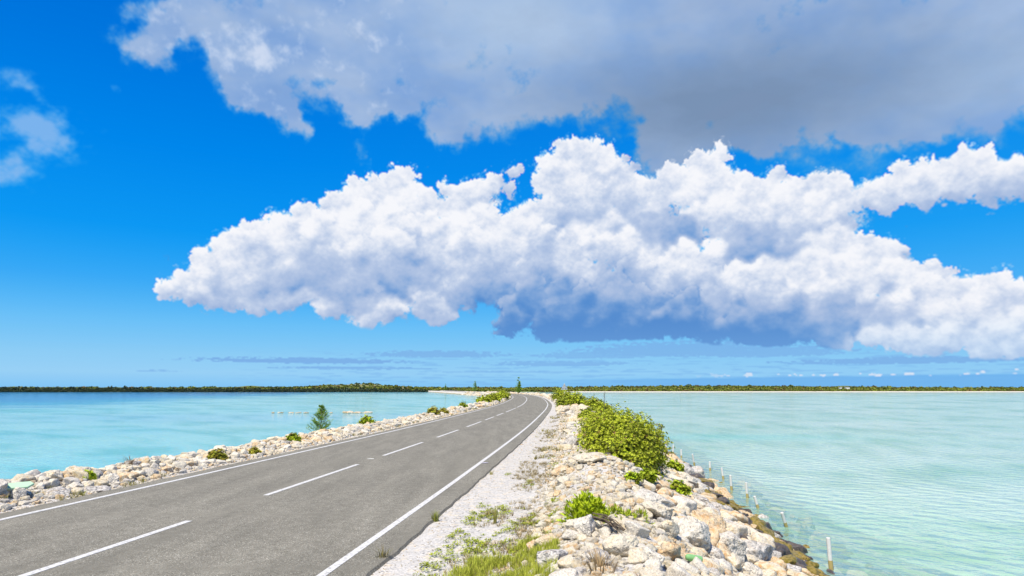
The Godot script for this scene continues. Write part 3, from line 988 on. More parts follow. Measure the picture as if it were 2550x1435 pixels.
func sphere(sub: int) -> Array:
	if spheres.has(sub):
		return spheres[sub]
	var v := PackedVector3Array()
	var f := PackedInt32Array()
	if sub == 0:
		var g := (1.0 + sqrt(5.0)) / 2.0
		for p in [[-1, g, 0], [1, g, 0], [-1, -g, 0], [1, -g, 0], [0, -1, g], [0, 1, g], [0, -1, -g], [0, 1, -g], [g, 0, -1], [g, 0, 1], [-g, 0, -1], [-g, 0, 1]]:
			v.append(Vector3(p[0], p[1], p[2]).normalized())
		f = PackedInt32Array([0, 5, 11, 0, 1, 5, 0, 7, 1, 0, 10, 7, 0, 11, 10, 1, 9, 5, 5, 4, 11, 11, 2, 10, 10, 6, 7, 7, 8, 1, 3, 4, 9, 3, 2, 4, 3, 6, 2, 3, 8, 6, 3, 9, 8, 4, 5, 9, 2, 11, 4, 6, 10, 2, 8, 7, 6, 9, 1, 8])
	else:
		var low := sphere(sub - 1)
		v = (low[0] as PackedVector3Array).duplicate()
		var mids := {}
		var lf: PackedInt32Array = low[1]
		for i in range(0, lf.size(), 3):
			var m := []
			for e in [[0, 1], [1, 2], [2, 0]]:
				var a := lf[i + e[0]]
				var b := lf[i + e[1]]
				var key := Vector2i(mini(a, b), maxi(a, b))
				if not mids.has(key):
					mids[key] = v.size()
					v.append((v[a] + v[b]).normalized())
				m.append(mids[key])
			f.append_array([lf[i], m[0], m[2], lf[i + 1], m[1], m[0], lf[i + 2], m[2], m[1], m[0], m[1], m[2]])
	spheres[sub] = [v, f]
	return spheres[sub]

func rock_mesh(s: int, sub: int, dims: Vector3, sharp := 26.0) -> ArrayMesh:
	# broken limestone: cut by planes, edges worn round, surface pitted
	var g := RandomNumberGenerator.new()
	g.seed = s * 7919 + 13
	var planes := []
	for i in 11:
		var d := Vector3(g.randfn(), g.randfn(), g.randfn()).normalized()
		planes.append([d, g.randf_range(0.62, 1.0)])
	for d in [Vector3.UP, Vector3.DOWN]:
		planes.append([(d + Vector3(g.randfn(), 0, g.randfn()) * 0.18).normalized(), g.randf_range(0.7, 0.9)])
	var n1 := noise(s + 400, 1.1, 3)
	var n2 := noise(s + 500, 3.2, 3, 0.6)
	var ball := sphere(sub)
	var v: PackedVector3Array = (ball[0] as PackedVector3Array).duplicate()
	for i in v.size():
		var d := v[i]
		var q := 0.0
		for p in planes:
			var dot: float = d.dot(p[0])
			if dot > 0.05:
				q += pow(dot / p[1], sharp)
		var r := pow(maxf(q, 0.001), -1.0 / sharp)
		r = minf(r, 1.25)
		r *= 1.0 + 0.16 * n1.get_noise_3dv(d) + 0.06 * n2.get_noise_3dv(d)
		v[i] = d * r * dims
	return mesh_of(v, ball[1])

var boulders := []         # [apparent size, transform, mesh, material name, zone]
var occupied := []         # Vector3(x, z, r) of rocks laid so far

func free_at(x: float, z: float, r: float, pack: float) -> bool:
	for o in occupied:
		var dx: float = o.x - x
		var dz: float = o.z - z
		var m: float = (o.y + r) * pack
		if dx * dx + dz * dz < m * m:
			return false
	return true

func slope_basis(x: float, z: float) -> Basis:
	var e := 0.3
	var n := Vector3(ground(x - e, z) - ground(x + e, z), 2.0 * e, ground(x, z - e) - ground(x, z + e)).normalized()
	return Basis(Quaternion(Vector3.UP, n.lerp(Vector3.UP, 0.3).normalized()))

func lay(x: float, z: float, dims: Vector3, mat: String, sub: int, mesh: ArrayMesh = null, sink := 0.3, wild := 1.0) -> Array:
	var y := ground(x, z)
	var b := slope_basis(x, z) * Basis.from_euler(Vector3(rng.randf_range(-0.25, 0.25) * wild, rng.randf_range(-PI, PI) * wild, rng.randf_range(-0.25, 0.25) * wild))
	var m := mesh
	var s := 1.0
	if m == null:
		m = rock_mesh(rng.randi() % 100000, sub, dims)
	else:
		s = maxf(dims.x, dims.z)
	var t := Transform3D(b.scaled_local(Vector3.ONE * s) if mesh else b, Vector3(x, y + dims.y * (1.0 - 2.0 * sink), z))
	occupied.append(Vector3(x, maxf(dims.x, dims.z), z))
	tops.append([t.origin, maxf(dims.x, dims.z), dims.y])
	return [maxf(dims.x, dims.z) / Vector3(x, 0, z).length(), t, m, mat]

var tops := []

func top_at(x: float, z: float) -> float:
	# where something laid on the stones comes to rest
	var y := ground(x, z)
	for o in tops:
		var d: float = Vector2(o[0].x - x, o[0].z - z).length() / o[1]
		if d < 0.9:
			y = maxf(y, o[0].y + o[2] * 0.85 * sqrt(1.0 - d * d))
	return y

func stone_kind(y: float, t: float) -> String:
	var q := rng.randf()
	if t > 0.0 and y < -0.9:
		return "algae" if q < 0.45 else ("wet" if q < 0.7 else ("tan" if q < 0.9 else "grey"))
	if t > 0.0 and y < -0.5:
		return "grey" if q < 0.25 else ("tan" if q < 0.5 else ("cream" if q < 0.86 else ("wet" if q < 0.92 else "orange")))
	if t < 0.0:
		return "white" if q < 0.4 else ("cream" if q < 0.7 else ("grey" if q < 0.83 else ("tan" if q < 0.94 else "orange")))
	return "white" if q < 0.33 else ("cream" if q < 0.73 else ("tan" if q < 0.87 else ("grey" if q < 0.92 else "orange")))

# things one can find in the picture, to say where a stone lies
var landmarks := [
	["the bright green shrub", 1.1, -10.5], ["the bundle of dead twigs", 1.22, -9.2], ["the green grass patch", 0.1, -8.4], ["the dry brown weed", 0.9, -7.3], ["the green plastic litter", 2.16, -8.5],
	["the long rust-flanked boulder", 3.9, -15.41], ["the rounded dark green shrub", 3.85, -16.5], ["the broad bleached boulder", 2.6, -13.13], ["the blocky white boulder", 2.67, -10.57], ["the biggest white-topped boulder", 3.36, -11.1],
	["the tilted ridged boulder", 4.34, -12.62], ["the flat capping slab", 1.78, -15.92], ["the smallest green sprig", 1.86, -10.24], ["the nearest stake", 6.49, -14.56], ["the second stake", 7.33, -18.97], ["the third stake", 7.61, -21.88],
	["the fifth stake", 7.95, -25.5], ["the sixth stake", 8.6, -28.59], ["the crooked stake", 8.74, -33.56], ["the big bush", 3.3, -19.5], ["the big bush's far end", 3.3, -29.0], ["the low shrub by the water", 5.6, -24.6], ["the small olive bush", 5.6, -40.0], ["the road sign", 7.3, -96.0],
	["the pale green board", -10.65, -15.1], ["the tall white block", -10.04, -17.61], ["the opposite green plant", -10.5, -17.4], ["the dry twig tuft", -10.9, -20.0], ["the yellow-brown clump", -9.7, -23.0], ["the opposite olive clump", -9.3, -25.2],
	["the opposite leafy bush", -9.31, -29.6], ["the young casuarina", -10.45, -38.0], ["the green crest bush", -9.0, -43.0], ["the vivid green bush", -6.8, -59.8], ["the last bank bush", -5.7, -79.7], ["the thicket inside the bend", -3.0, -110.0],
]

func size_word(r: float) -> String:
	return "small" if r < 0.09 else ("medium-sized" if r < 0.14 else ("large" if r < 0.2 else "very large"))

func whereabouts(p: Vector3) -> String:
	var best: Array = landmarks[0]
	var far := 1e9
	for m in landmarks:
		var d := Vector2(m[1] - p.x, m[2] - p.z).length()
		if d < far and d > 0.12:
			far = d
			best = m
	var dx: float = p.x - best[1]
	var dz: float = p.z - best[2]
	var close := "just " if far < 0.6 else ("" if far < 1.6 else "well ")
	if absf(dz) > absf(dx):
		return "%s%s %s" % [close, "beyond" if dz < 0.0 else "in front of", best[0]]
	var to_water := dx > 0.0 if p.x > -3.0 else dx < 0.0
	return "%s%s %s" % [close, "on the water side of" if to_water else "on the road side of", best[0]]

func build_rocks() -> void:
	# boulders one can tell by their looks: x, z, half width, half height, stone, label
	var known := [
		[2.6, -13.13, 0.38, 0.16, "white", "broad bleached white boulder just behind the bright green shrub on the rubble mound"],
		[3.9, -15.41, 0.4, 0.17, "orange", "long boulder with white top and rust-orange flank below the shrub pair on the slope"],
		[3.87, -13.95, 0.38, 0.2, "tan", "flat brown-tan boulder just below the long rust-flanked boulder"],
		[3.74, -13.02, 0.12, 0.09, "orange", "small ochre-orange stone at the foot of the flat brown-tan boulder"],
		[2.67, -10.57, 0.32, 0.24, "white", "large blocky white boulder in the middle of the rubble slope"],
		[2.22, -9.99, 0.14, 0.16, "cream", "upright cream stone casting a dark gap beside the blocky white boulder"],
		[0.94, -9.28, 0.16, 0.15, "white", "rounded pinkish white boulder directly in front of the bright green shrub"],
		[0.8, -9.78, 0.09, 0.09, "cream", "egg-shaped cream stone left of the rounded boulder before the bright shrub"],
		[0.45, -8.18, 0.17, 0.13, "grey", "grey lichen-topped boulder beside the green grass patch"],
		[0.9, -7.6, 0.14, 0.11, "grey", "dark grey mottled boulder with dry twiggy weed leaning on it"],
		[0.45, -9.36, 0.16, 0.11, "orange", "yellow-orange stained rock at the top edge of the grass patch"],
		[1.21, -7.95, 0.2, 0.14, "cream", "wide cream boulder under the bundle of dead twigs"],
		[1.86, -8.44, 0.19, 0.14, "tan", "yellowish slab next to the piece of green plastic"],
		[3.36, -11.1, 0.33, 0.23, "white", "biggest white-topped boulder low on the slope with a grey flank"],
		[4.34, -12.62, 0.32, 0.24, "grey", "tilted grey-white ridged boulder nearest the dark waterline stones"],
		[3.61, -10.8, 0.2, 0.12, "white", "smooth white boulder against the foot of the biggest white-topped one"],
		[4.3, -11.73, 0.2, 0.13, "cream", "pale cream boulder low by the water in front of the tilted ridged one"],
		[1.04, -14.66, 0.13, 0.15, "cream", "upright cream stone standing at the roadside end of the rubble mound"],
		[1.11, -16.22, 0.19, 0.12, "tan", "yellowish flat stone on the roadside shoulder of the mound"],
		[1.78, -15.92, 0.36, 0.13, "cream", "long flat cream slab capping the mound below the big bush"],
		[7.22, -29.22, 0.22, 0.2, "grey", "light grey square rock at the water behind the low green shrubs"],
		[8.0, -35.0, 0.32, 0.2, "wet", "dark wet brown boulder at the waterline by the farther stakes"],
		[7.68, -34.2, 0.3, 0.17, "wet", "dark wet slab half hidden by the big bush at the waterline"],
		[5.29, -14.08, 0.17, 0.13, "wet", "rounded blue-black stone beside the yellow algae rocks"],
		[5.58, -15.84, 0.14, 0.1, "wet", "small dark oval stone up the slope from the leaning stake"],
		[6.67, -22.86, 0.18, 0.14, "wet", "blackish stone at the water's edge opposite the third stake"],
		[5.88, -18.55, 0.18, 0.13, "wet", "dark grey stone between tan rocks opposite the second stake"],
		[6.11, -15.18, 0.24, 0.13, "algae", "yellow-brown algae-covered rock sitting in the shallow water"],
		[7.17, -22.07, 0.27, 0.14, "algae", "olive yellow weed-grown rock awash behind the third stake"],
		[2.29, -10.89, 0.26, 0.15, "cream", "cream boulder uphill of the blocky white one"],
		[4.09, -18.65, 0.2, 0.17, "cream", "cream rock below the left end of the low shrub pair"],
		[5.72, -22.55, 0.24, 0.19, "white", "white rounded rock down the bank behind the low shrub pair"],
		[4.82, -17.89, 0.22, 0.14, "grey", "grey seamed rock just past the long rust-flanked boulder"],
		[1.5, -7.77, 0.15, 0.1, "white", "white knobbly rock in front of the green plastic piece"],
		[-10.56, -15.05, 0.17, 0.22, "white", "white slab standing on end at the asphalt across the road"],
		[-10.04, -17.61, 0.2, 0.24, "white", "tall white block beside the blue-grey flat rocks across the road"],
		[-10.96, -14.9, 0.42, 0.28, "white", "massive white boulder under the pale green board"],
		[-10.92, -17.65, 0.38, 0.2, "cream", "big cream boulder on the crest across the road, past the green board"],
		[-10.91, -16.69, 0.32, 0.2, "cream", "cream boulder on the crest nearest the green board"],
		[-10.16, -18.38, 0.28, 0.17, "orange", "orange-stained boulder next to the tall white block across the road"],
		[-9.89, -16.61, 0.36, 0.11, "grey", "low bluish grey flat rock at the far edge of the asphalt"],
		[-10.25, -15.87, 0.34, 0.12, "grey", "long grey ledge of rock between the standing slab and the low flat rock"],
		[-10.93, -20.74, 0.38, 0.15, "white", "long white boulder on the crest by the dry twig tuft"],
	]
	for d in known:
		var dims := Vector3(d[2], d[3], d[2] * rng.randf_range(0.7, 0.95))
		var b := lay(d[0], d[1], dims * (0.96 if d[0] > -5.0 else 0.86), d[4], 4 if d[2] > 0.2 else 3, null, 0.18 if d[0] > -5.0 else 0.32, 0.2)
		var o := solo("boulder", b[2], mats[d[4]])
		o.transform = b[1]
		tag(o, d[5], "rock", "boulders of the causeway banks")
	# the other stones of the banks
	var shapes := []
	for i in 26:
		shapes.append(rock_mesh(900 + i, 3, Vector3(1.0, rng.randf_range(0.5, 0.85), rng.randf_range(0.65, 1.0))))
	var small := []
	for i in 8:
		small.append(rock_mesh(950 + i, 1, Vector3(1.0, rng.randf_range(0.5, 0.9), rng.randf_range(0.6, 1.0)), 8.0))
	var found := []
	# [tries, z from, z to, t from, t to, r from, r to, pack]
	var fills := [
		[420, -7.0, -45.0, 12.2, 14.8, 0.12, 0.34, 0.7], [1100, -10.5, -26.0, 8.7, 12.2, 0.13, 0.28, 0.62], [300, -6.0, -10.5, 6.7, 11.0, 0.08, 0.16, 0.62], [4200, -6.0, -26.0, 8.0, 12.6, 0.05, 0.14, 0.62], [2600, -6.0, -24.0, 6.3, 8.8, 0.04, 0.11, 0.7],
		[1500, -26.0, -62.0, 6.3, 12.4, 0.14, 0.42, 0.72], [1100, -62.0, -170.0, 5.4, 11.5, 0.2, 0.6, 0.8],
		[800, -9.0, -26.0, -7.4, -4.75, 0.1, 0.22, 0.64], [3000, -9.0, -30.0, -7.6, -4.4, 0.05, 0.15, 0.64],
		[3000, -26.0, -70.0, -7.5, -4.5, 0.1, 0.24, 0.66], [1500, -70.0, -200.0, -8.2, -4.6, 0.2, 0.5, 0.74], [900, -200.0, -420.0, -9.5, -4.8, 0.3, 0.8, 0.85], [500, -170.0, -420.0, 5.2, 8.0, 0.3, 0.7, 0.85],
	]
	for f in fills:
		if f[0] != 300 and f[1] == -26.0 or f[1] == -62.0 or f[1] == -70.0 or f[1] == -200.0:
			occupied = occupied.filter(func(o): return absf(o.z - f[1]) < 1.5)
		for i in f[0]:
			var z := rng.randf_range(f[2], f[1])
			var t := rng.randf_range(f[3], f[4])
			var r: float = lerpf(f[5], f[6], pow(rng.randf(), 1.6))
			var p: Vector3 = at_road(t, z)
			if not free_at(p.x, p.z, r, f[7]):
				continue
			var m: ArrayMesh = shapes[rng.randi() % shapes.size()]
			var e := lay(p.x, p.z, Vector3(r, r * 0.52, r), stone_kind(ground(p.x, p.z), t), 3, m, 0.3)
			e.append(t)
			# nothing is seen of what lies outside the frame
			var view := absf(p.x) < 0.78 * -p.z + 1.0 and (ground(p.x, p.z) + r - EYE) / -p.z > -0.29
			if not view:
				e[0] = 0.0
			found.append(e)
	found.sort_custom(func(a, b): return a[0] > b[0])
	var rest := {}
	var names := {"white": "bleached white", "cream": "cream", "tan": "tan", "orange": "orange-stained", "grey": "grey", "wet": "dark wet", "algae": "weed-grown olive"}
	var count := 0
	var alike := {}
	for e in found:
		if count < 250 and e[0] > 0.0:
			count += 1
			var o := solo("rock", e[2], mats[e[3] + "_small"])
			o.transform = e[1]
			var p: Vector3 = e[1].origin
			var where := "riprap slope"
			if e[4] < 0.0:
				where = "low bank across the road"
			elif p.y < -0.85:
				where = "waterline"
			elif e[4] < 8.4:
				where = "rubble mound"
			var label := "%s %s rock %s" % [size_word(e[1].basis.x.length()), names[e[3]], whereabouts(p)]
			tag(o, label, "rock", "limestone rocks of the %s" % where)
			if not alike.has(label):
				alike[label] = []
			alike[label].append(o)
		else:
			var key: String = e[3]
			if not rest.has(key):
				rest[key] = {}
			var at: int = shapes.find(e[2]) % 6
			if not rest[key].has(at):
				rest[key][at] = []
			var g := rng.randf_range(0.85, 1.1)
			rest[key][at].append([e[1], Color(g, g, g * rng.randf_range(0.94, 1.0))])
	for label in alike:
		var same: Array = alike[label]
		if same.size() > 1:
			same.sort_custom(func(a, b): return a.position.z > b.position.z)
			for k in same.size():
				same[k].set_meta("label", "%s, %s" % [label, ["nearest one", "second one", "third one", "fourth one", "fifth one", "sixth one", "seventh one"][mini(k, 6)]])
	for key in rest:
		for at in rest[key]:
			scatter("riprap_rubble", shapes[at], mats[key + "_small"], rest[key][at])
	# chips and small stones between them
	var piles := {}
	var chips := [
		[5200, -6.5, -26.0, 6.0, 9.0, 0.018, 0.06], [1800, -6.5, -26.0, 9.0, 12.0, 0.03, 0.08], [3600, -26.0, -70.0, 5.6, 9.6, 0.03, 0.1],
		[3400, -8.5, -30.0, -6.6, -4.05, 0.02, 0.065], [4200, -30.0, -90.0, -6.8, -4.05, 0.03, 0.1], [2400, -90.0, -240.0, -7.5, -4.1, 0.06, 0.2],
		[3000, -6.5, -24.0, 4.3, 6.2, 0.005, 0.016], [1800, -8.5, -24.0, -4.9, -4.0, 0.008, 0.025], [900, -24.0, -60.0, 4.4, 6.2, 0.015, 0.04], [1500, -70.0, -200.0, 5.0, 9.5, 0.08, 0.25],
	]
	for f in chips:
		for i in f[0]:
			var z := rng.randf_range(f[2], f[1])
			var t := rng.randf_range(f[3], f[4])
			if f[6] < 0.03 and rng.randf() < smoothstep(0.0, 0.9, absf(absf(t) - 4.3)) * 0.75:
				continue
			var p: Vector3 = at_road(t, z)
			var r: float = lerpf(f[5], f[6], pow(rng.randf(), 2.0))
			p.y = ground(p.x, p.z) + r * 0.2
			var key: String = ["white", "white", "cream", "cream", "tan"][rng.randi() % 5]
			if p.y < -0.9 and t > 0.0:
				key = "algae"
			var at := rng.randi() % 8
			var id := "%s%d" % [key, at % 3]
			if not piles.has(id):
				piles[id] = [key, at, []]
			var g := rng.randf_range(0.75, 1.12)
			piles[id][2].append([Transform3D(Basis.from_euler(Vector3(rng.randf() * TAU, rng.randf() * TAU, 0)).scaled(Vector3.ONE * r), p), Color(g, g * 0.99, g * 0.96)])
	for id in piles:
		scatter("limestone_gravel", small[piles[id][1]], mats[piles[id][0] + "_small"], piles[id][2])
	# two low spits of stone far out in the lagoon
	for s in [[-31.7, -104.5, 4.4, 0.14, "long low spit of pale stones far out in the lagoon, the sparser one"], [-23.4, -104.5, 2.1, 0.24, "short spit of tan stones far out in the lagoon, the one with bigger rocks"]]:
		var g := thing("stone_spit", Vector3(s[0], WATER, s[1]), s[4], "rock spit", "stone spits in the lagoon")
		for i in 26:
			var r: float = s[3] * rng.randf_range(0.5, 1.5)
			var o := part("stone", shapes[rng.randi() % shapes.size()], mats["tan" if rng.randf() < 0.5 else "cream"], g)
			o.transform = Transform3D(Basis.from_euler(Vector3(0, rng.randf() * TAU, 0)).scaled(Vector3(r * 1.3, r, r)), Vector3(rng.randf_range(-1.0, 1.0) * s[2], 0.04, rng.randf_range(-0.5, 0.5)))

# ------------------------------------------------------------------ plants
func tube(v: PackedVector3Array, k: PackedInt32Array, pts: Array, radii: Array, sides := 5) -> void:
	var base := v.size()
	for j in pts.size():
		var d: Vector3 = ((pts[mini(j + 1, pts.size() - 1)] as Vector3) - pts[maxi(j - 1, 0)]).normalized()
		var a := d.cross(Vector3(0.31, 0.2, 0.93)).normalized()
		var b := d.cross(a)
		for i in sides:
			var q := TAU * i / sides
			v.append(pts[j] + (a * cos(q) + b * sin(q)) * radii[j])
	for j in pts.size() - 1:
		for i in sides:
			var p := base + j * sides + i
			var n := base + j * sides + (i + 1) % sides
			k.append_array([p, p + sides, n, n, p + sides, n + sides])
	var tip := base + (pts.size() - 1) * sides
	for i in range(1, sides - 1):
		k.append_array([tip, tip + i + 1, tip + i])

class Leaves:
	var v := PackedVector3Array()
	var k := PackedInt32Array()
	var c := PackedColorArray()
	func leaf(at: Vector3, dir: Vector3, up: Vector3, l: float, w: float, col: Color) -> void:
		var side := dir.cross(up).normalized() * w
		var lift := side.cross(dir).normalized() * w * 0.35
		var o := v.size()
		v.append_array([at, at + dir * l * 0.55 + side + lift, at + dir * l - lift * 0.6, at + dir * l * 0.55 - side + lift])
		for i in 4:
			c.append(col)
		k.append_array([o, o + 1, o + 2, o, o + 2, o + 3])
	func blade(at: Vector3, lean: Vector3, h: float, w: float, col: Color) -> void:
		var side := lean.cross(Vector3.UP)
		side = (side.normalized() if side.length() > 0.01 else Vector3.RIGHT) * w
		var o := v.size()
		var mid := at + Vector3.UP * h * 0.6 + lean * h * 0.3
		var tip := at + Vector3.UP * h * 0.92 + lean * h
		v.append_array([at - side, at + side, mid + side * 0.7, mid - side * 0.7, tip])
		for i in 5:
			c.append(col)
		k.append_array([o, o + 2, o + 1, o, o + 3, o + 2, o + 3, o + 4, o + 2])

func vary(a: Color, b: Color, g := 0.25) -> Color:
	var c := a.lerp(b, rng.randf())
	var q := rng.randf_range(1.0 - g, 1.0 + g)
	return Color(c.r * q, c.g * q, c.b * q)

# lumps: [x, y, z, r] relative to the base; rosettes of leaves stand on their surface
func shrub(called: String, at: Vector3, label: String, lumps: Array, density: float, leaf: float, wide: float, a: Color, b: Color, group := "", dead := 0.02) -> Node3D:
	var o := thing(called, at, label, "shrub", group)
	var L := Leaves.new()
	var sv := PackedVector3Array()
	var sk := PackedInt32Array()
	for l in lumps:
		var c := Vector3(l[0], l[1], l[2])
		var r: float = l[3]
		var foot := Vector3(l[0] * 0.45 + rng.randf_range(-0.08, 0.08), -0.05, l[2] * 0.45)
		foot.y = ground(at.x + foot.x, at.z + foot.z) - at.y - 0.05
		tube(sv, sk, [foot, foot.lerp(c, 0.5) + Vector3(rng.randf_range(-0.1, 0.1), 0, 0.05) * r, c], [0.02 * r + 0.006, 0.014 * r + 0.005, 0.01 * r + 0.003])
		var n := int(density * r * r * 12.0)
		var tint := rng.randf_range(0.72, 1.2)
		for i in n:
			var d := Vector3(rng.randfn(), rng.randfn() + 0.25, rng.randfn()).normalized()
			var e: float = 0.94 + 0.75 * n_grass.get_noise_3d(d.x * 12.0 + l[0] * 9.0, d.y * 12.0, d.z * 12.0)
			var p := c + d * r * e * pow(rng.randf(), 0.55) * Vector3(1, 0.9, 1)
			if p.y + at.y < ground(at.x + p.x, at.z + p.z) + 0.02:
				continue
			if i % 9 == 0:
				tube(sv, sk, [c.lerp(p, 0.35), p], [0.005, 0.002], 3)
			var axis := (d + Vector3(0, 0.8, 0) + Vector3(rng.randfn(), rng.randfn(), rng.randfn()) * 0.25).normalized()
			var s1 := axis.cross(Vector3(0.2, 0.3, 0.9)).normalized()
			var s2 := axis.cross(s1)
			var whole := vary(a, b, 0.22) * tint
			if rng.randf() < dead:
				whole = Color(0.22, 0.13, 0.05)
			for j in 7:
				var q := TAU * j / 7.0 + rng.randf()
				var dir := (axis * rng.randf_range(0.5, 1.1) + s1 * cos(q) + s2 * sin(q)).normalized()
				var g := rng.randf_range(0.8, 1.2)
				L.leaf(p, dir, axis, leaf * rng.randf_range(0.7, 1.2), wide * 0.5, Color(whole.r * g, whole.g * g, whole.b * g))
	part("stem", mesh_of(sv, sk), mats.twig, o)
	part("foliage", mesh_of(L.v, L.k, L.c), mats.leaf, o)
	return o

func spear_shrub(called: String, at: Vector3, label: String, heads: Array, leaf: float, a: Color, b: Color, group := "") -> Node3D:
	# stiff upright leaves in dense heads, bare woody stems below
	var o := thing(called, at, label, "shrub", group)
	var L := Leaves.new()
	var sv := PackedVector3Array()
	var sk := PackedInt32Array()
	for h in heads:
		for i in int(h[4]):
			var d := Vector3(rng.randfn() * h[3], 0, rng.randfn() * h[3])
			var p = Vector3(h[0], h[1], h[2]) + d + Vector3.UP * (rng.randf_range(-0.5, 0.5) * h[3] - 0.6 * d.length_squared() / maxf(h[3], 0.01))
			p.y = maxf(p.y, ground(at.x + p.x, at.z + p.z) - at.y + 0.02)
			var foot := Vector3(h[0] * 0.7, 0, h[2] * 0.7) + d * 0.3
			foot.y = ground(at.x + foot.x, at.z + foot.z) - at.y - 0.02
			if i % 3 == 0:
				tube(sv, sk, [foot, p], [0.006, 0.003], 3)
			var axis := (Vector3.UP * 1.3 + d * 2.2 / maxf(h[3], 0.05) * 0.35 + Vector3(rng.randfn(), 0, rng.randfn()) * 0.2).normalized()
			var s1 := axis.cross(Vector3(0.2, 0.3, 0.9)).normalized()
			var s2 := axis.cross(s1)
			for j in 8:
				var q := TAU * j / 8.0 + rng.randf()
				var dir := (axis * rng.randf_range(0.9, 2.0) + s1 * cos(q) + s2 * sin(q)).normalized()
				L.leaf(p + axis * leaf * 0.25 * (j % 3), dir, axis, leaf * rng.randf_range(0.7, 1.2), leaf * 0.13, vary(a, b, 0.25))
	part("stem", mesh_of(sv, sk), mats.twig, o)
	part("foliage", mesh_of(L.v, L.k, L.c), mats.leaf, o)
	return o

func tuft_mesh(s: int, blades: int, h: float, spread: float, w: float, a: Color, b: Color) -> ArrayMesh:
	var L := Leaves.new()
	for i in blades:
		var q := rng.randf() * TAU
		var d := Vector3(cos(q), 0, sin(q))
		L.blade(d * spread * rng.randf() * 0.5, d * rng.randf_range(0.05, 0.9) * spread / maxf(h, 0.01), h * rng.randf_range(0.4, 1.15), w, vary(a, b, 0.2))
	return mesh_of(L.v, L.k, L.c)

func tuft(at: Vector3, label: String, blades: int, h: float, spread: float, a: Color, b: Color, group := "") -> void:
	var o := solo("grass_tuft", tuft_mesh(0, blades, h, spread, 0.0035 + h * 0.008, a, b), mats.blade)
	o.position = at
	tag(o, label, "grass tuft", group)

func casuarina(at: Vector3, h: float, spread: float, label: String, lean := 0.0, leaders := 1) -> void:
	var o := thing("casuarina_tree", at, label, "tree", "young casuarina trees")
	var sv := PackedVector3Array()
	var sk := PackedInt32Array()
	var L := Leaves.new()
	for q in leaders:
		var off := Vector3(0, 0, 0) if q == 0 else Vector3(rng.randf_range(-0.5, 0.5) * spread, 0, rng.randf_range(-0.3, 0.3) * spread)
		var hh := h if q == 0 else h * rng.randf_range(0.6, 0.85)
		var top := off + Vector3(lean, hh, 0)
		tube(sv, sk, [off * 0.3 + Vector3(0, -0.3, 0), off * 0.7 + Vector3(lean * 0.4, hh * 0.5, 0), top], [0.012 * hh + 0.01, 0.008 * hh + 0.004, 0.004], 6)
		for i in 74:
			var f := pow(rng.randf(), 1.25) * 0.94 + 0.04
			var p := (off * 0.5).lerp(top, f) if f > 0.5 else (off * 0.3).lerp(off * 0.7 + Vector3(lean * 0.4, hh * 0.5, 0), f * 2.0)
			p.y = hh * f
			var a := rng.randf() * TAU
			var reach := spread * (1.2 - f * 1.12) * rng.randf_range(0.55, 1.1) / (1.0 if q == 0 else 1.6)
			var tip := p + Vector3(cos(a) * reach, reach * rng.randf_range(0.5, 1.1), sin(a) * reach)
			tube(sv, sk, [p, p.lerp(tip, 0.5) - Vector3.UP * reach * 0.08, tip], [0.004 * h * 0.4 + 0.002, 0.003, 0.0015], 3)
			for j in (44 if h < 3.0 else 20):
				var g := rng.randf_range(0.15, 1.0)
				var s := p.lerp(tip, g)
				var dir := ((tip - p).normalized() + Vector3(rng.randfn(), rng.randfn() * 0.7, rng.randfn()) * 0.55).normalized()
				L.leaf(s, dir, Vector3(rng.randfn(), rng.randfn(), rng.randfn()).normalized(), h * rng.randf_range(0.05, 0.1), h * (0.0055 if h < 3.0 else 0.0035), vary(Color(0.15, 0.27, 0.035), Color(0.26, 0.4, 0.05), 0.25))
	part("trunk", mesh_of(sv, sk), mats.bark, o)
	part("crown", mesh_of(L.v, L.k, L.c), mats.leaf, o)

func on_ground(x: float, z: float, lift := 0.0) -> Vector3:
	return Vector3(x, ground(x, z) + lift, z)

const LIME := Color(0.48, 0.55, 0.03)
const OLIVE := Color(0.34, 0.37, 0.04)
const BRIGHT := Color(0.38, 0.5, 0.018)
const STRAW := Color(0.36, 0.29, 0.12)
const DRY := Color(0.2, 0.15, 0.08)

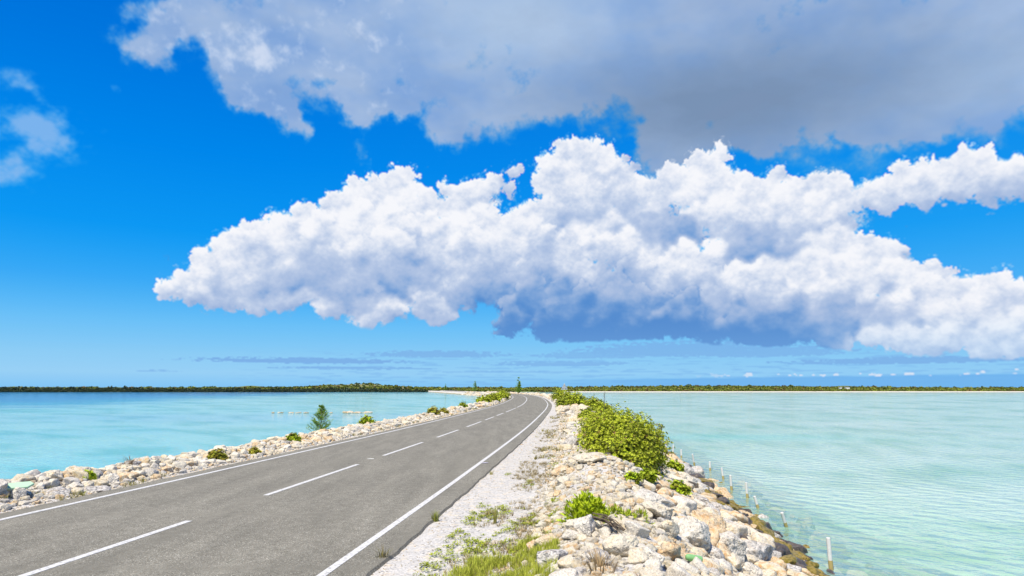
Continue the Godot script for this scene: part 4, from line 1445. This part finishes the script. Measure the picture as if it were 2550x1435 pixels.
func build_plants() -> void:
	var base := on_ground(3.2, -20.5)
	var lumps := []
	for l in [[2.95, 0.75, -18.7, 0.68], [3.5, 0.85, -19.1, 0.78], [3.95, 0.72, -19.9, 0.58], [2.7, 0.98, -20.5, 0.7], [3.3, 1.12, -20.6, 0.8], [3.85, 0.98, -21.4, 0.75], [2.75, 1.05, -22.4, 0.7], [3.4, 1.15, -22.8, 0.76], [3.1, 1.0, -25.0, 0.72], [3.5, 0.95, -26.6, 0.7], [3.5, 0.95, -28.6, 0.7], [4.0, 0.25, -20.0, 0.48], [2.45, 0.72, -20.9, 0.52], [2.3, 0.45, -19.0, 0.38], [3.2, 0.35, -18.2, 0.5], [4.0, 0.5, -22.5, 0.8]]:
		lumps.append([l[0] - base.x, l[1] * 0.93 - base.y, l[2] - base.z, l[3]])
	shrub("coastal_bush", base, "largest yellow-green bush, sprawling over the bank beside the near stakes", lumps, 170.0, 0.066, 0.024, LIME, OLIVE, "", 0.035)
	spear_shrub("leafy_shrub", on_ground(1.1, -10.5), "bright green shrub of stiff upright leaves on top of the rubble mound", [[0.0, 0.3, 0.0, 0.12, 80], [-0.16, 0.22, 0.06, 0.08, 34], [0.15, 0.22, 0.03, 0.08, 36], [0.05, 0.12, 0.14, 0.09, 30]], 0.105, BRIGHT, LIME)
	spear_shrub("leafy_shrub", on_ground(1.46, -10.0), "low green shrub just right of the brightest one, spreading over dead stems", [[0.0, 0.12, 0.0, 0.1, 40], [0.12, 0.1, 0.1, 0.07, 16]], 0.075, BRIGHT, OLIVE)
	spear_shrub("leafy_shrub", on_ground(1.86, -10.24), "smallest green sprig between boulders, beside the low green shrub", [[0.0, 0.1, 0.0, 0.05, 14]], 0.07, BRIGHT, OLIVE)
	for p in [[3.85, -16.5, 0.2, "rounded dark green shrub on the slope above the rust-flanked boulder"], [3.4, -16.9, 0.13, "small sprawling shrub touching the rounded one on the slope"], [2.9, -15.3, 0.16, "narrow green shrub between rocks at the foot of the big bush"], [5.6, -24.6, 0.26, "green shrub among rocks by the water, below the big bush"], [5.2, -25.4, 0.24, "yellowish shrub among rocks tucked under the big bush"], [2.5, -14.7, 0.12, "little scrubby shrub at the lower edge of the big bush"]]:
		var r: float = p[2]
		shrub("low_shrub", on_ground(p[0], p[1]), p[3], [[0, r * 0.8, 0, r], [r * 0.9, r * 0.6, r * 0.3, r * 0.7], [-r * 0.8, r * 0.5, 0, r * 0.6]], 480.0, 0.07, 0.03, BRIGHT, OLIVE, "low shrubs of the rock slope")
	# along the bank farther on
	for p in [[6.3, -84.0, 0.75, 0.05, "round dark green bush in front of the road sign"], [7.4, -80.0, 1.0, 0.5, "yellowish bush sprawling beside the road sign"], [8.6, -74.0, 0.9, 0.6, "olive bush on the water side of the road sign"], [8.2, -64.0, 0.8, 0.6, "low bush on the bank between the sign and the largest bush"], [7.5, -95.0, 1.2, 0.5, "broad bush just behind the road sign"], [8.9, -128.0, 1.4, 0.4, "orange-green bush at the bend beyond the road sign"], [5.0, -46.0, 0.5, 0.7, "scrubby olive bush behind the largest bush"], [5.6, -40.0, 0.55, 0.6, "small olive bush at the back of the largest bush"]]:
		var r: float = p[2]
		var a := LIME.lerp(Color(0.04, 0.11, 0.012), 1.0 - p[3] - 0.2 if p[3] < 0.3 else 0.1)
		shrub("roadside_bush", on_ground(p[0], p[1]), p[4], [[0, r * 0.75, 0, r], [r * 0.8, r * 0.5, -r * 0.4, r * 0.75], [-r * 0.7, r * 0.5, r * 0.3, r * 0.65]], 60.0 / r, 0.14, 0.06, a, OLIVE, "bushes along the bend")
	for p in [[-9.31, -29.6, 0.24, "leafy green bush in the rocks across the road, nearest one"], [-9.0, -43.0, 0.38, "green bush on the crest past the young casuarina"], [-6.81, -59.8, 0.42, "vivid green bush beside a yellow one far along the opposite bank"], [-6.3, -63.5, 0.36, "yellowish bush beside the vivid green one far along the opposite bank"], [-5.68, -79.7, 0.42, "small green bush on the opposite bank before the bend"], [-10.5, -17.4, 0.13, "green plant growing from a gap between boulders across the road"], [-9.7, -23.0, 0.22, "yellow-brown clump at the asphalt edge across the road"], [-9.3, -25.2, 0.16, "olive clump past the yellow-brown one across the road"]]:
		var r: float = p[2]
		var yellow: bool = "yellow" in p[3]
		shrub("bank_shrub", on_ground(p[0], p[1]), p[3], [[0, r * 0.7, 0, r], [r * 0.9, r * 0.4, 0, r * 0.6], [-r * 0.7, r * 0.4, r * 0.2, r * 0.6]], 70.0 / r, 0.06 + r * 0.12, 0.025 + r * 0.05, Color(0.52, 0.42, 0.06) if yellow else BRIGHT, OLIVE, "shrubs in the bank across the road", 0.08 if yellow else 0.02)
	var i := 0
	for p in [[-5.9, -104.0, 0.9], [-5.6, -118.0, 1.1], [-6.4, -134.0, 1.2], [-5.5, -150.0, 1.2], [-6.3, -170.0, 1.4], [-6.0, -196.0, 1.4], [-8.0, -225.0, 1.6]]:
		var q := at_road(p[0], p[1])
		var r: float = p[2]
		shrub("bend_shrub", on_ground(q.x, q.z), "yellow-green shrub in the thicket inside the bend, the %s along the road" % ["nearest", "second", "third", "fourth", "fifth", "sixth", "farthest"][i], [[0, r * 0.4, 0, r * 0.9], [r * 0.7, r * 0.25, -r, r * 0.7], [-r * 0.6, r * 0.3, r, r * 0.7]], 40.0 / r, 0.2, 0.1, LIME, OLIVE, "thicket inside the bend")
		i += 1
	# young casuarinas
	casuarina(on_ground(-10.45, -38.0, 0.15), 1.75, 0.68, "young feathery casuarina behind the rock bank, the nearest tree")
	casuarina(on_ground(at_road(6.0, -310.0).x, -310.0), 7.2, 1.7, "tallest casuarina, standing where the road leaves the view", 0.1, 3)
	casuarina(on_ground(at_road(5.8, -470.0).x, -470.0), 7.4, 1.9, "slender casuarina on the causeway beyond the bend", 0.2, 2)
	casuarina(on_ground(at_road(5.0, -680.0).x, -680.0), 7.0, 1.7, "farthest casuarina with two thin tops, near the far shore", 0.2, 3)
	# grass
	tuft(on_ground(-1.83, -10.1), "dry spiky grass tuft at the asphalt edge, the nearest one", 70, 0.2, 0.2, Color(0.25, 0.24, 0.06), DRY)
	tuft(on_ground(-1.4, -12.9), "green grass tuft at the asphalt edge with thin seed stalks", 80, 0.2, 0.14, Color(0.2, 0.25, 0.03), Color(0.27, 0.26, 0.06))
	tuft(on_ground(-0.58, -19.7), "tiny yellow grass tuft at the asphalt edge beside the lilac litter", 40, 0.13, 0.12, Color(0.3, 0.3, 0.04), STRAW)
	tuft(on_ground(-0.3, -12.5), "spiky seedling with tall stalks in the creeping weeds", 30, 0.32, 0.1, OLIVE, DRY)
	tuft(Vector3(-10.9, top_at(-10.9, -20.0), -20.0), "dry reddish twig tuft on the crest of the bank across the road", 60, 0.3, 0.35, Color(0.25, 0.14, 0.07), DRY)
	tuft(on_ground(-9.77, -16.0), "yellow grass tuft beside the grey flat rocks across the road", 50, 0.14, 0.16, Color(0.3, 0.28, 0.05), OLIVE)
	tuft(on_ground(0.9, -7.3), "dry brown weed standing before the dark grey boulder", 110, 0.22, 0.34, Color(0.3, 0.2, 0.1), Color(0.38, 0.3, 0.17))
	tuft(on_ground(-9.1, -43.6, 0.1), "dry stalks beside the green bush past the casuarina", 40, 0.7, 0.4, DRY, STRAW)
	var grass := []
	var dry := []
	var creep := []
	for q in 4600:
		var z := rng.randf_range(-7.0, -10.8)
		var t := rng.randf_range(5.35, 6.75)
		var p: Vector3 = at_road(t, z)
		var m := n_grass.get_noise_2d(p.x * 7.0, p.z * 7.0) + 0.55 * (1.0 - smoothstep(0.0, 1.3, Vector2(p.x - 0.15, (p.z + 8.3) * 0.75).length()))
		if m > 0.2:
			var s := rng.randf_range(0.3, 0.95)
			grass.append([Transform3D(Basis.from_euler(Vector3(0, rng.randf() * TAU, 0)).scaled(Vector3(s, s, s)), on_ground(p.x, p.z)), Color.WHITE * rng.randf_range(0.75, 1.2)])
	for q in 5200:
		var z := -7.0 - pow(rng.randf(), 1.4) * 55.0
		var t := rng.randf_range(5.1, 7.0) if rng.randf() < 0.8 else rng.randf_range(6.8, 8.4)
		var p: Vector3 = at_road(t, z)
		var m := n_grass.get_noise_2d(p.x * 3.0 + 40.0, p.z * 2.0) - 0.25 * smoothstep(0.3, 1.2, absf(t - 5.9))
		m += 0.5 * bump_at(p.x, p.z, 0.5, -17.8, 0.5, 1.7) + 0.35 * bump_at(p.x, p.z, 0.15, -12.3, 0.35, 1.6) + 0.3 * bump_at(p.x, p.z, 0.9, -21.5, 0.4, 2.0)
		if m > 0.05:
			var s := rng.randf_range(0.5, 1.2)
			dry.append([Transform3D(Basis.from_euler(Vector3(0, rng.randf() * TAU, 0)).scaled(Vector3(s, s * 0.8, s)), on_ground(p.x, p.z)), Color.WHITE * rng.randf_range(0.6, 1.2)])
	for q in 2600:
		var z := rng.randf_range(-7.5, -24.0)
		var t := rng.randf_range(4.9, 6.6)
		var p: Vector3 = at_road(t, z)
		var near := 1.0 - smoothstep(0.0, 2.6, Vector2(p.x + 0.45, (p.z + 11.0) * 0.6).length())
		if n_grass.get_noise_2d(p.x * 5.0, p.z * 3.0 + 80.0) + 0.5 * near > 0.3:
			var s := rng.randf_range(0.5, 1.2)
			creep.append([Transform3D(Basis.from_euler(Vector3(0, rng.randf() * TAU, 0)).scaled(Vector3(s, s, s)), on_ground(p.x, p.z)), Color.WHITE * rng.randf_range(0.7, 1.2)])
	for q in 3000:
		var z := -9.0 - pow(rng.randf(), 1.5) * 190.0
		var t := rng.randf_range(-5.6, -4.05)
		var p: Vector3 = at_road(t, z)
		if n_grass.get_noise_2d(p.x * 3.0, p.z * 1.2 + 20.0) > 0.2:
			var s := rng.randf_range(0.6, 1.3) * (1.0 + -z / 120.0)
			dry.append([Transform3D(Basis.from_euler(Vector3(0, rng.randf() * TAU, 0)).scaled(Vector3(s, s, s)), on_ground(p.x, p.z)), Color(0.9, 1.05, 0.6) * rng.randf_range(0.7, 1.2)])
	for q in 700:
		var p := at_road(rng.randf_range(4.8, 6.4), -24.0 - rng.randf() * 130.0)
		if n_grass.get_noise_2d(p.x * 1.5, p.z * 0.7) > 0.12:
			var s := rng.randf_range(1.5, 3.0)
			dry.append([Transform3D(Basis.from_euler(Vector3(0, rng.randf() * TAU, 0)).scaled(Vector3(s, s * 0.7, s)), on_ground(p.x, p.z)), Color(0.9, 1.0, 0.6) * rng.randf_range(0.7, 1.2)])
	scatter("grass_patch", tuft_mesh(1, 16, 0.16, 0.1, 0.004, Color(0.36, 0.44, 0.03), Color(0.5, 0.5, 0.09)), mats.blade, grass)
	scatter("dry_grass", tuft_mesh(2, 12, 0.1, 0.16, 0.004, STRAW, DRY), mats.blade, dry)
	var L := Leaves.new()
	for q in 18:
		var a := rng.randf() * TAU
		L.leaf(Vector3(cos(a), 0, sin(a)) * rng.randf() * 0.05 + Vector3.UP * rng.randf_range(0.01, 0.04), Vector3(cos(a), rng.randf_range(0.1, 0.7), sin(a)).normalized(), Vector3.UP, 0.035, 0.011, vary(Color(0.36, 0.44, 0.025), OLIVE, 0.2))
	scatter("creeping_weeds", mesh_of(L.v, L.k, L.c), mats.leaf, creep)

# ------------------------------------------------------------------ things on and beside the road
func lathe(profile: Array, sides := 14) -> ArrayMesh:
	var v := PackedVector3Array()
	var k := PackedInt32Array()
	for p in profile:
		for i in sides:
			var a := TAU * i / sides
			v.append(Vector3(cos(a) * p[0], p[1], sin(a) * p[0]))
	for j in profile.size() - 1:
		for i in sides:
			var a := j * sides + i
			var b := j * sides + (i + 1) % sides
			k.append_array([a, a + sides, b, b, a + sides, b + sides])
	return mesh_of(v, k)

func prism(outline: PackedVector2Array, thick: float, bevel: float) -> ArrayMesh:
	# an upright plate in the xy plane with chamfered rim
	var inner := PackedVector2Array()
	var mid := Vector2.ZERO
	for p in outline:
		mid += p
	mid /= outline.size()
	for p in outline:
		inner.append(p + (mid - p).normalized() * bevel)
	var n := outline.size()
	var v := PackedVector3Array()
	for ring in [[inner, thick / 2], [outline, thick / 2 - bevel], [outline, -thick / 2 + bevel], [inner, -thick / 2]]:
		for p in ring[0]:
			v.append(Vector3(p.x, p.y, ring[1]))
	var k := PackedInt32Array()
	for r in 3:
		for i in n:
			var a := r * n + i
			var b := r * n + (i + 1) % n
			k.append_array([a, a + n, b, b, a + n, b + n])
	for i in range(1, n - 1):
		k.append_array([0, i, i + 1])
		k.append_array([3 * n, 3 * n + i + 1, 3 * n + i])
	return flat_normals(v, k)

func build_things() -> void:
	# stakes in the shallows: foot x, z; how far the top leans sideways; height above the water
	var shaft_mat := paint(lin(0.74, 0.72, 0.68), 0.7)
	shaft_mat.albedo_texture = grey_tex(line_wear(256), 256)
	tri(shaft_mat, Vector3(9, 1.5, 9))
	shaft_mat.albedo_color = lin(0.85, 0.83, 0.79)
	var foot_mat := paint(lin(0.42, 0.33, 0.13), 0.6)
	var stakes := [[6.49, -14.56, -0.015, 0.63, "nearest and tallest white stake, standing alone in the shallows"], [7.33, -18.97, -0.149, 0.4, "short white stake leaning sharply, second from the nearest"], [7.61, -21.88, -0.094, 0.36, "white stake tilted away from the bank, third from the nearest"], [7.93, -23.76, -0.028, 0.51, "straight white stake close behind the tilted one, fourth from the nearest"], [7.95, -25.5, -0.033, 0.54, "white stake with a dark collar of weed, fifth from the nearest"], [8.6, -28.59, -0.061, 0.46, "white stake with dark foot farther out in the water, sixth from the nearest"], [8.93, -31.61, -0.002, 0.39, "short upright white stake farthest out from the rocks"], [8.74, -33.56, -0.132, 0.56, "crooked white stake leaning over the brown rocks"], [9.0, -37.18, 0.016, 0.44, "upright white stake beyond the crooked one"], [8.97, -38.96, 0.041, 0.55, "white stake behind the dark wet boulder"], [9.2, -41.7, 0.067, 0.59, "white stake partly hidden by the edge of the big bush"], [9.56, -44.56, 0.144, 0.48, "farthest white stake, leaning outward past the big bush"]]
	for s in stakes:
		var o := thing("wooden_stake", Vector3(s[0], WATER, s[1]), s[4], "stake", "white stakes along the water's edge")
		var h: float = s[3]
		o.rotation = Vector3(rng.randf_range(-0.04, 0.04), rng.randf() * 0.6, 0)
		o.rotation.z = -atan2(s[2], h)
		var cut := minf(0.2, h * 0.3)
		part("shaft", lathe([[0.044, cut], [0.043, h - 0.008], [0.036, h], [0.001, h]]), shaft_mat, o)
		part("stained_foot", lathe([[0.044, -1.5], [0.045, -0.02], [0.047, 0.0], [0.0455, cut * 0.6], [0.0445, cut]]), foot_mat, o)
	var dark := thing("weathered_post", on_ground(5.1, -25.6), "dark weathered post leaning behind the big bush", "post")
	dark.rotation.z = -0.32
	part("shaft", lathe([[0.06, -0.4], [0.055, 0.95], [0.057, 1.3], [0.048, 1.36], [0.001, 1.37]]), paint(lin(0.1, 0.12, 0.1), 0.9), dark)
	var stalk := Leaves.new()
	var sv := PackedVector3Array()
	var sk := PackedInt32Array()
	tube(sv, sk, [Vector3(0, -0.3, 0), Vector3(0.03, 0.9, 0), Vector3(0.0, 1.6, 0), Vector3(0.05, 2.1, 0)], [0.018, 0.014, 0.01, 0.004], 5)
	var dead := thing("dead_stalk", on_ground(4.0, -30.0), "thin bare stalk rising above the far end of the big bush", "plant")
	part("stem", mesh_of(sv, sk), mats.twig, dead)
	for q in 26:
		var y := rng.randf_range(1.5, 2.0)
		stalk.leaf(Vector3(0.02, y, 0), Vector3(rng.randfn(), 0.4, rng.randfn()).normalized(), Vector3.UP, 0.07, 0.015, vary(Color(0.1, 0.09, 0.03), DRY))
	part("seed_head", mesh_of(stalk.v, stalk.k, stalk.c), mats.leaf, dead)
	# a warning sign for the other direction, seen from behind
	var at := on_ground(7.3, -96.0)
	var sign := thing("road_sign", at, "triangular road sign seen from its bare grey back at the bend", "road sign")
	sign.rotation.y = 0.06
	var steel := paint(lin(0.5, 0.53, 0.56), 0.45)
	steel.metallic = 0.35
	part("post", lathe([[0.045, -0.5], [0.045, 2.95], [0.03, 3.0], [0.001, 3.0]]), paint(lin(0.55, 0.54, 0.5), 0.6), sign)
	var plate := part("sign_plate", prism(PackedVector2Array([Vector2(-0.47, 0), Vector2(0.47, 0), Vector2(0.5, 0.04), Vector2(0.04, 0.85), Vector2(-0.04, 0.85), Vector2(-0.5, 0.04)]), 0.012, 0.004), steel, sign)
	plate.position = Vector3(0, 2.12, -0.06)
	for y in [2.3, 2.68]:
		var w := 0.36 if y < 2.5 else 0.17
		var bar := part("bracket", prism(PackedVector2Array([Vector2(-w, -0.02), Vector2(w, -0.02), Vector2(w, 0.02), Vector2(-w, 0.02)]), 0.02, 0.003), paint(lin(0.25, 0.27, 0.29), 0.5), sign)
		bar.position = Vector3(0, y, -0.045)
	# litter
	var board := solo("broken_board", prism(PackedVector2Array([Vector2(-0.3, -0.1), Vector2(0.22, -0.12), Vector2(0.33, 0.02), Vector2(0.26, 0.13), Vector2(-0.24, 0.12), Vector2(-0.36, 0.03)]), 0.05, 0.012), paint(lin(0.4, 0.58, 0.4), 0.7))
	board.position = Vector3(-10.65, top_at(-10.65, -15.1) + 0.05, -15.1)
	board.rotation = Vector3(-1.2, 0.45, 0.1)
	tag(board, "pale green broken board lying on the massive white boulder across the road", "board")
	var pipe_at := Vector3(2.16, top_at(2.16, -8.5) + 0.04, -8.5)
	var pipe := solo("green_plastic", lathe([[0.001, -0.11], [0.032, -0.105], [0.04, -0.09], [0.041, 0.05], [0.036, 0.085], [0.02, 0.1], [0.001, 0.1]]), paint(lin(0.2, 0.42, 0.17), 0.4))
	pipe.transform = Transform3D(Basis.from_euler(Vector3(0.1, 0.2, 1.38)), pipe_at)
	tag(pipe, "green plastic bottle-shaped litter lying among the boulders of the slope", "litter")
	for l in [[-4.74, -23.54, Color(0.75, 0.75, 0.7), "white scrap of litter on the asphalt between two centre dashes"], [-0.83, -22.3, Color(0.55, 0.53, 0.68), "pale lilac scrap of litter on the asphalt beside the edge line"]]:
		var scrap := rock_mesh(int(-l[1] * 10.0), 2, Vector3(0.11, 0.012, 0.06), 6.0)
		var o := solo("litter_scrap", scrap, paint((l[2] as Color).linear_to_srgb(), 0.7))
		o.position = Vector3(l[0], 0.012, l[1])
		tag(o, l[3], "litter")
	var twigs := thing("twig_bundle", Vector3(1.22, top_at(1.22, -9.2) - 0.02, -9.2), "bundle of grey dead twigs lying below the bright green shrub", "twigs")
	for q in 16:
		var v := PackedVector3Array()
		var k := PackedInt32Array()
		var a := Vector3(rng.randf_range(-0.22, 0.0), 0.1 + rng.randf() * 0.07, rng.randf_range(-0.5, -0.2))
		var b := Vector3(rng.randf_range(0.12, 0.34), rng.randf_range(-0.02, 0.06), rng.randf_range(0.0, 0.25))
		tube(v, k, [a, a.lerp(b, 0.5) + Vector3(0, rng.randf_range(0.02, 0.08), 0), b], [0.008, 0.006, 0.003], 4)
		part("twig", mesh_of(v, k), mats.twig, twigs)
	# two pale huts on the far hill, and a beacon on the shore
	for h in [[452.0, -930.0, 2.6, "pale flat-roofed hut on the far shore, the wider of two"], [444.0, -932.0, 1.5, "small pale hut beside the wider one on the far shore"]]:
		var y := far_height(h[0], h[1]) + 3.3
		var o := thing("far_hut", Vector3(h[0], y, h[1]), h[3], "hut", "huts on the far shore")
		var w: float = h[2]
		part("wall", prism(PackedVector2Array([Vector2(-w, -4), Vector2(w, -4), Vector2(w, 0.6), Vector2(-w, 0.6)]), 4.0, 0.05), paint(lin(0.75, 0.74, 0.7)), o)
		var top := part("roof", prism(PackedVector2Array([Vector2(-w - 0.3, 0.62), Vector2(w + 0.3, 0.62), Vector2(w + 0.2, 0.9), Vector2(-w - 0.2, 0.9)]), 4.6, 0.05), paint(lin(0.6, 0.58, 0.55)), o)
		top.position.z = 0.0
	var beacon := thing("shore_marker", Vector3(-139.0, far_height(-139.0, -880.0), -880.0), "thin tan marker post on the green far shore", "marker")
	part("shaft", lathe([[0.7, 0.0], [0.5, 4.6], [0.3, 5.2], [0.01, 5.3]]), paint(lin(0.55, 0.45, 0.3)), beacon)

func _ready() -> void:
	var t0 := Time.get_ticks_msec()
	var cam := Camera3D.new()
	cam.name = "camera"
	cam.position = Vector3(0, EYE, 0)
	cam.rotation.x = deg_to_rad(8.382)
	cam.fov = 45.77
	cam.near = 0.05
	cam.far = 9000.0
	add_child(cam)
	cam.current = true
	var env := Environment.new()
	env.background_mode = Environment.BG_SKY
	var pano := PanoramaSkyMaterial.new()
	pano.panorama = make_sky()
	env.sky = Sky.new()
	env.sky.sky_material = pano
	env.tonemap_mode = Environment.TONE_MAPPER_LINEAR
	env.tonemap_exposure = 1.28
	env.background_energy_multiplier = 0.8
	env.sdfgi_enabled = true
	env.ssao_enabled = true
	env.ssil_enabled = true
	var we := WorldEnvironment.new()
	we.name = "environment"
	we.environment = env
	add_child(we)
	var sun := DirectionalLight3D.new()
	sun.name = "sun"
	sun.light_energy = 1.6
	sun.light_color = Color(1.0, 0.965, 0.9)
	sun.light_angular_distance = 0.5
	sun.shadow_enabled = true
	sun.rotation = Vector3(deg_to_rad(-60), deg_to_rad(-30), 0)
	add_child(sun)
	print("sky ", Time.get_ticks_msec() - t0)
	rng.seed = 2024
	make_materials()
	build_setting()
	build_far_shore()
	print("setting ", Time.get_ticks_msec() - t0)
	build_rocks()
	print("rocks ", Time.get_ticks_msec() - t0)
	build_plants()
	build_things()
	print("all ", Time.get_ticks_msec() - t0)
